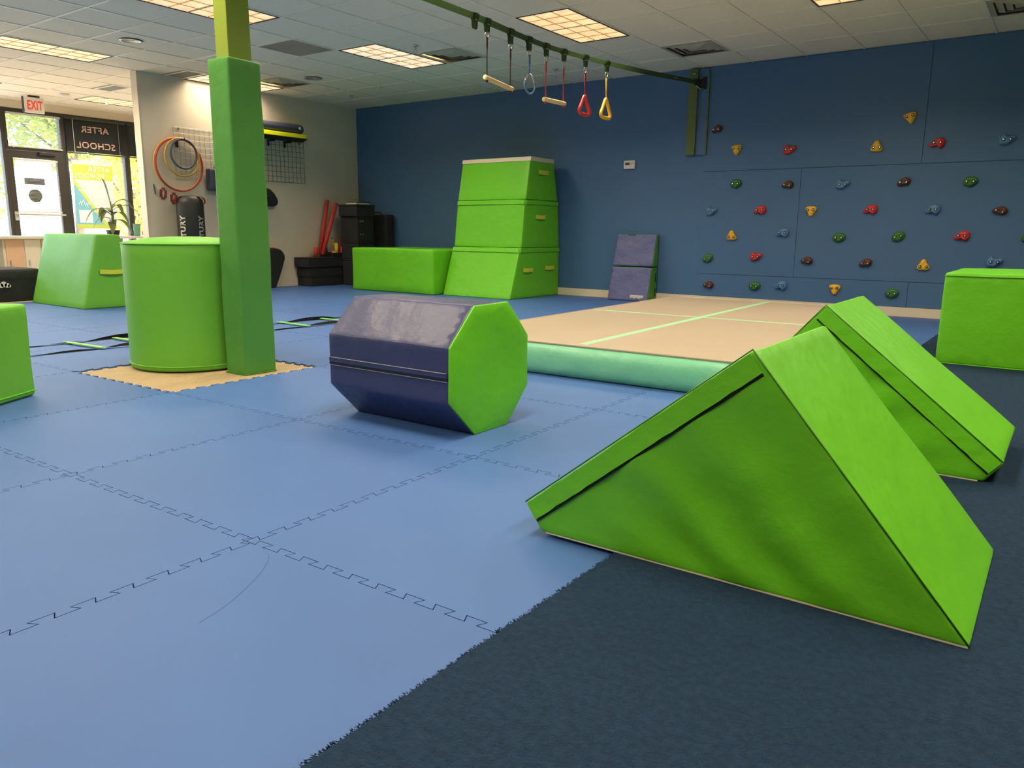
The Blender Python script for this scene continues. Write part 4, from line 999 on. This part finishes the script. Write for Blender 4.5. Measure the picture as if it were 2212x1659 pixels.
# foot print plates
def plate(label, px0, py0, px1, py1, rot):
    x = XW+.004; a, b = hit(px0, py0, 0, x), hit(px1, py1, 0, x); cy, czz = (a.y+b.y)/2, (a.z+b.z)/2; w, h = abs(b.y-a.y)/2, abs(a.z-b.z)/2
    t = thing('footprint_plate', label, 'floor marker', (x, cy, czz))
    bm = nb(); box(bm, XW+.0005, XW+.008, -w, w, -h, h); bmesh.ops.bevel(bm, geom=[e for e in bm.edges if abs((e.verts[0].co-e.verts[1].co).x) > .005], offset=.025, segments=4, affect='EDGES')
    M_ = Matrix.Translation((0, cy, czz)) @ Matrix.Rotation(rot, 4, 'X'); bmesh.ops.transform(bm, matrix=M_, verts=bm.verts); obj('plate', bm, REDB, t)
    bm = nb(); n = 20
    sole = [(w*.44*math.sin(2*math.pi*k/n)*(.72+.28*math.cos(2*math.pi*k/n)), -h*.12+h*.62*math.cos(2*math.pi*k/n)) for k in range(n)]
    prism(bm, sole, 0, XW+.0082, XW+.0095)
    for k in range(5): cyl(bm, (XW+.0082, -w*.46+w*.23*k, h*.66-h*.035*k), (.0013, 0, 0), w*(.085 if k else .12), 10)
    bmesh.ops.transform(bm, matrix=M_, verts=bm.verts); obj('foot_print', bm, mat('footprint', (196, 186, 178), .6), t)
plate('red-brown plate with a pale footprint, nearer the partition end', 344, 405, 361, 431, -.10); plate('red-brown plate with a pale footprint beside the black bag', 367, 416, 384, 441, -.04)
a, b = hit(332, 398, 0, XW+.012), hit(336, 419, 0, XW+.012); bm = nb(); tube(bm, [a, b], .008, 8); tag(obj('wall_stick', bm, SLATEP, None, loc=a), 'short slate stick hung on the cream wall near the partition end', 'stick')
# free standing bag
bx_ = -9.71; by_ = hit(410, 440, 0, bx_).y; t = thing('standing_bag', 'black freestanding punching bag with red straps against the cream wall', 'punching bag', (bx_, by_, 0)); RB = .175
bm = nb(); lathe(bm, [(.27, 0), (.285, .05), (.285, .2), (.2, .3), (.12, .34)], 32, (bx_, by_, .0)); obj('base', bm, BLACK, t, True)
bm = nb(); lathe(bm, [(RB-.02, .34), (RB, .36), (RB, 1.20), (RB-.012, 1.255), (RB*.7, 1.295), (RB*.3, 1.312), (.01, 1.315)], 32, (bx_, by_, 0)); obj('bag', bm, mat('black bag vinyl', (44, 45, 44), .5, bump2=.1), t, True)
for ang in (.62, -1.78, 2.0, -3.0):
    d = Vector((math.cos(ang), math.sin(ang), 0)); s_ = Vector((-d.y, d.x, 0)); c = Vector((bx_, by_, 0)); bm = nb(); rows = []
    for k in range(9):
        u = k/8; rr_ = RB*.55+(RB+.028-RB*.55)*math.sin(u*math.pi*.62); z = 1.305-.02*u-.075*u*u*1.1; w_ = .045*(1-.4*u)
        rows.append([bm.verts.new(c+d*rr_+s_*w_+Vector((0, 0, z))), bm.verts.new(c+d*rr_-s_*w_+Vector((0, 0, z)))])
    for r0, r1 in zip(rows, rows[1:]): bm.faces.new((r0[0], r0[1], r1[1], r1[0]))
    bmesh.ops.solidify(bm, geom=list(bm.faces), thickness=.008); obj('strap', bm, REDP, t, True)
for ang, m_ in ((-1.17, WPLAST), (.26, GREY)):
    bm = text_bm('CENTURY', .105, bold=.004)
    r = bmesh.ops.extrude_face_region(bm, geom=list(bm.faces))
    for v in [g for g in r['geom'] if isinstance(g, bmesh.types.BMVert)]: v.co.z += .001
    for v in bm.verts:                                    # reads upwards, wrapped on the bag
        an = ang - v.co.y/RB; rr_ = RB+.0012+v.co.z; v.co = Vector((bx_+rr_*math.cos(an), by_+rr_*math.sin(an), .79+v.co.x))
    obj('lettering', bm, m_, t)
# shelf pads over the dark grid
t = thing('kick_shield', 'hi-vis yellow and black wedge kick shield lying on the grid brackets', 'kick shield', (-9.9, 7.8, 2.2))
bm = nb(); prism(bm, [(XW+.03, 2.235), (XW+.27, 2.235), (XW+.25, 2.30), (XW+.03, 2.30)], 1, 7.2, 8.16); soften(bm, .006, 2, .1, .002, 4); obj('yellow_face', bm, YELF, t, True)
bm = nb(); prism(bm, [(XW+.03, 2.205), (XW+.16, 2.195), (XW+.275, 2.234), (XW+.03, 2.234)], 1, 7.2, 8.165); obj('black_base', bm, BLACKF, t)
for y in (7.62, 7.92):
    bm = nb(); box(bm, XW+.02, XW+.18, y-.012, y+.012, 2.165, 2.192); box(bm, XW+.02, XW+.035, y-.012, y+.012, 2.10, 2.192)
    tag(obj('grid_bracket', bm, BLACK, None, loc=(XW+.1, y, 2.17)), 'black bracket on the dark wire grid under the yellow kick shield', 'bracket', 'brackets under the kick shield')
t = thing('kick_shield', 'long navy kick shield lying on top of the yellow one', 'kick shield', (-9.9, 7.7, 2.31))
bm = nb(); prism(bm, [(XW+.03, 2.303), (XW+.15, 2.303), (XW+.21, 2.33), (XW+.225, 2.38), (XW+.20, 2.43), (XW+.12, 2.455), (XW+.03, 2.45)], 1, 7.15, 8.14); soften(bm, .012, 2, .08, .006, 4); obj('pad', bm, SLATEP, t, True)
bm = nb(); cyl(bm, (XW+.215, 8.06, 2.385), (.012, 0, 0), .02, 14); obj('grommet', bm, WPLAST, t)
# black curved shields half hidden by the column
t = thing('kick_shield', 'black round-ended kick shield hung on the cream wall beside the column', 'kick shield', (-9.95, 7.5, 1.3))
bm = nb(); prism(bm, [(7.28, 1.22), (7.62, 1.215), (7.67, 1.235), (7.695, 1.285), (7.68, 1.34), (7.63, 1.41), (7.56, 1.47), (7.28, 1.52)], 0, XW+.001, XW+.11); soften(bm, .018, 2, .06, .004, 4); obj('pad', bm, BLACKF, t, True)
bm = nb(); tube(bm, [(XW+.115, 7.35, 1.30), (XW+.14, 7.4, 1.33), (XW+.14, 7.5, 1.36), (XW+.115, 7.55, 1.38)], .012, 6); obj('grip', bm, BLACK, t, True)
t = thing('kick_shield', 'black kick shield with red edge standing against the cream wall by the column', 'kick shield', (-9.9, 7.5, 0))
pr = [(7.30, .0), (7.52, .0), (7.60, .16), (7.66, .30), (7.71, .44), (7.705, .50), (7.66, .56), (7.59, .59), (7.30, .60)]
bm = nb(); prism(bm, pr, 0, XW+.06, XW+.18); soften(bm, .012, 2, .07, .003, 4); keep_floor(bm, .001); obj('pad', bm, BLACKF, t, True)
bm = nb(); prism(bm, [(a+(.012 if b > .4 else .004), b*1.022) for a, b in pr], 0, XW+.02, XW+.075); soften(bm, .01, 2, .07, .002, 4); keep_floor(bm, .001); obj('red_edge', bm, RED, t, True)

# ================================================================== CORNER: black boxes, crate, noodles, cases
def lowbox(label, x0, x1, y0, y1, z0, z1):
    t = thing('step_box', label, 'box', ((x0+x1)/2, (y0+y1)/2, z0), 'black step boxes')
    bbox_obj('body', (x0, x1, y0, y1, z0, z1-.022), BLACKF, t, .006); bbox_obj('lid', (x0-.003, x1+.003, y0-.003, y1+.003, z1-.02, z1), BLACKF, t, .006); return t
lowbox('bottom black step box of the low stack by the cream wall', -9.995, -9.68, 8.05, 9.05, .001, .148)
lowbox('middle black step box of the low stack by the cream wall', -9.998, -9.685, 8.04, 9.05, .149, .296)
tb = lowbox('top black step box of the low stack with a small white tag', -10.0, -9.66, 8.0, 9.05, .297, .447)
bbox_obj('tag', (-9.656, -9.653, 8.80, 8.86, .375, .415), GREY, tb)
# open crate with gear on top of the stack
t = thing('gear_crate', 'black open crate full of foam gear standing on the low stack of boxes', 'crate', (-9.83, 8.7, .448))
for d in ((-9.99, -9.67, 8.525, 8.54, .448, .515), (-9.99, -9.67, 9.025, 9.04, .448, .515), (-9.99, -9.975, 8.54, 9.025, .448, .515), (-9.685, -9.67, 8.54, 9.025, .448, .515)): bbox_obj('side_board', d, BLACK, t)
bbox_obj('bottom_board', (-9.974, -9.686, 8.541, 9.024, .448, .454), BLACK, t)
def noodle(label, a, b, r=.033):
    bm = nb(); a, b = Vector(a), Vector(b); tube(bm, [a, b], r, 16); t = tag(obj('pool_noodle', bm, RED, None, True, loc=a), label, 'pool noodle', 'red pool noodles')
    e_ = nb(); d = (b-a).normalized(); cyl(e_, b, d*.001, r*.36, 12); obj('bore', e_, mat('noodle bore', (92, 26, 22), .8), t)
noodle('long red pool noodle standing almost upright beside the cream wall', (-9.90, 8.44, .482), (-9.94, 8.665, 1.345))
noodle('long red pool noodle leaning across the upright one', (-9.78, 8.385, .482), (-9.80, 8.725, 1.30))
noodle('short red pool noodle stub on the black step box', (-9.85, 8.30, .448), (-9.85, 8.315, .605))
p = lambda px, py, x: hit(px, py, 0, x)
a = Vector((-9.80, 8.64, .455)); bm = nb(); tube(bm, [a+Vector((0, .06, 0)), p(717, 516, -9.82)], .014, 8); o = tag(obj('foam_stick', bm, YELP, None, True, loc=a), 'thin yellow foam stick with a black tip in the crate', 'stick')
bm = nb(); q = p(717, 516, -9.82); cyl(bm, q, (0, -.004, .014), .012, 8); obj('tip', bm, BLACK, o)
q = p(726, 525, -9.76); bm = nb(); tube(bm, [(q.x, q.y, .456), q], .032, 14); o = tag(obj('foam_roll', bm, mat('lemon foam', (206, 200, 70), .7), None, True, loc=(q.x, q.y, .456)), 'yellow foam roll with a hollow end in the crate', 'foam roll')
bm = nb(); cyl(bm, q, (0, 0, .0015), .014, 10); obj('bore', bm, BLACK, o)
q = p(735, 508, -9.78); bm = nb(); tube(bm, [(q.x, q.y-.03, .456), q], [.024, .008], 8); tag(obj('foam_cone', bm, REDP, None, True, loc=(q.x, q.y, .456)), 'slim red cone sticking out of the crate', 'cone')
q = p(739, 532, -9.73); bm = nb(); tube(bm, [(q.x, q.y-.02, .456), q], .03, 12); tag(obj('foam_roll', bm, REDP, None, True, loc=(q.x, q.y, .456)), 'short red foam roll at the side of the crate', 'foam roll')
q = p(748, 528, -9.76); t = thing('foam_brick', 'navy and yellow foam brick tilted in the crate', 'foam brick', (q.x, q.y, .46))
Mq = Matrix.Translation((q.x, q.y, .57)) @ Matrix.Rotation(-.35, 4, 'X')
bbox_obj('navy_half', (-.04, .04, -.05, .02, -.10, .09), mat('navy foam', (66, 72, 100), .7), t, M=Mq); bbox_obj('yellow_half', (-.04, .04, .021, .06, -.10, .07), mat('lime foam', (176, 190, 84), .7), t, M=Mq); bbox_obj('red_cap', (-.038, .038, -.045, .015, .0905, .105), RED, t, M=Mq)
q = p(706, 520, -9.9); bm = nb(); tube(bm, [(-9.93, 8.60, .456), (-9.94, 8.60, .6), (-9.95, 8.595, .68)], [.03, .02, .01], 8); tag(obj('foam_wand', bm, mat('bottle green foam', (50, 78, 52), .7), None, True, loc=(-9.93, 8.60, .456)), 'dark green foam wand in the crate behind the noodles', 'stick')
bm = nb(); bmesh.ops.create_icosphere(bm, subdivisions=2, radius=.05, matrix=Matrix.Translation((-9.74, 8.595, .505))); tag(obj('foam_ball', bm, mat('orange foam', (214, 120, 84), .7), None, True, loc=(-9.74, 8.595, .455)), 'small orange foam ball in the crate', 'ball')
# stacked black cases in the corner
def case(label, x0, x1, y0, y1, z0, z1, marks=()):
    t = thing('storage_case', label, 'case', ((x0+x1)/2, (y0+y1)/2, z0), 'black storage cases in the corner')
    bbox_obj('body', (x0, x1, y0, y1, z0, z1-.03), BLACKF, t, .008); bbox_obj('lid', (x0-.006, x1+.006, y0-.006, y1+.006, z1-.028, z1), BLACKF, t, .008)
    for yy, zz, w, h in marks: bbox_obj('label_tag', (x1+.0065, x1+.009, yy, yy+w, zz, zz+h), mat('tag grey', (128, 126, 116), .7), t)
    for yy in (y0+(y1-y0)*.3, y0+(y1-y0)*.7): bbox_obj('latch', (x1+.006, x1+.012, yy-.012, yy+.012, z1-.05, z1-.012), BLACK, t)
    return t
cx0, cx1 = -9.645, -9.255
case('bottom black storage case in the corner stack', cx0, cx1, 8.68, 9.03, .001, .42)
case('second black storage case in the corner stack', cx0, cx1, 8.67, 9.02, .421, .70, ((8.72, .60, .05, .018), (8.72, .52, .05, .018)))
case('third black storage case with faint grey tags in the corner stack', cx0, cx1-.005, 8.67, 9.02, .701, 1.09, ((8.71, 1.0, .03, .03), (8.76, 1.0, .03, .03), (8.71, .80, .03, .02), (8.76, .80, .03, .02)))
case('topmost black storage case with overhanging lid in the corner stack', cx0-.01, cx1+.01, 8.64, 9.04, 1.091, 1.275)
t = thing('book_box', 'flat black box with a cream side lying on the topmost storage case', 'box', (-9.43, 8.85, 1.276))
bbox_obj('cover', (-9.56, -9.30, 8.70, 9.0, 1.305, 1.318), BLACK, t); bbox_obj('page_block', (-9.55, -9.31, 8.705, 8.99, 1.276, 1.3045), TRIM, t)
t = thing('crash_pad', 'tall black folded pad standing in the corner behind the storage cases', 'pad', (-9.0, 9.3, 0))
bm = nb(); box(bm, -9.9, -9.15, 9.20, 9.385, .001, 1.13); soften(bm, .02, 2, .12, .004, 3); keep_floor(bm, .001); obj('pad', bm, BLACKF, t, True)
bm = nb(); tube(bm, [(-9.6, 9.24, 1.128), (-9.55, 9.26, 1.165), (-9.35, 9.26, 1.165), (-9.3, 9.24, 1.128)], .012, 6); obj('handle', bm, BLACK, t, True)
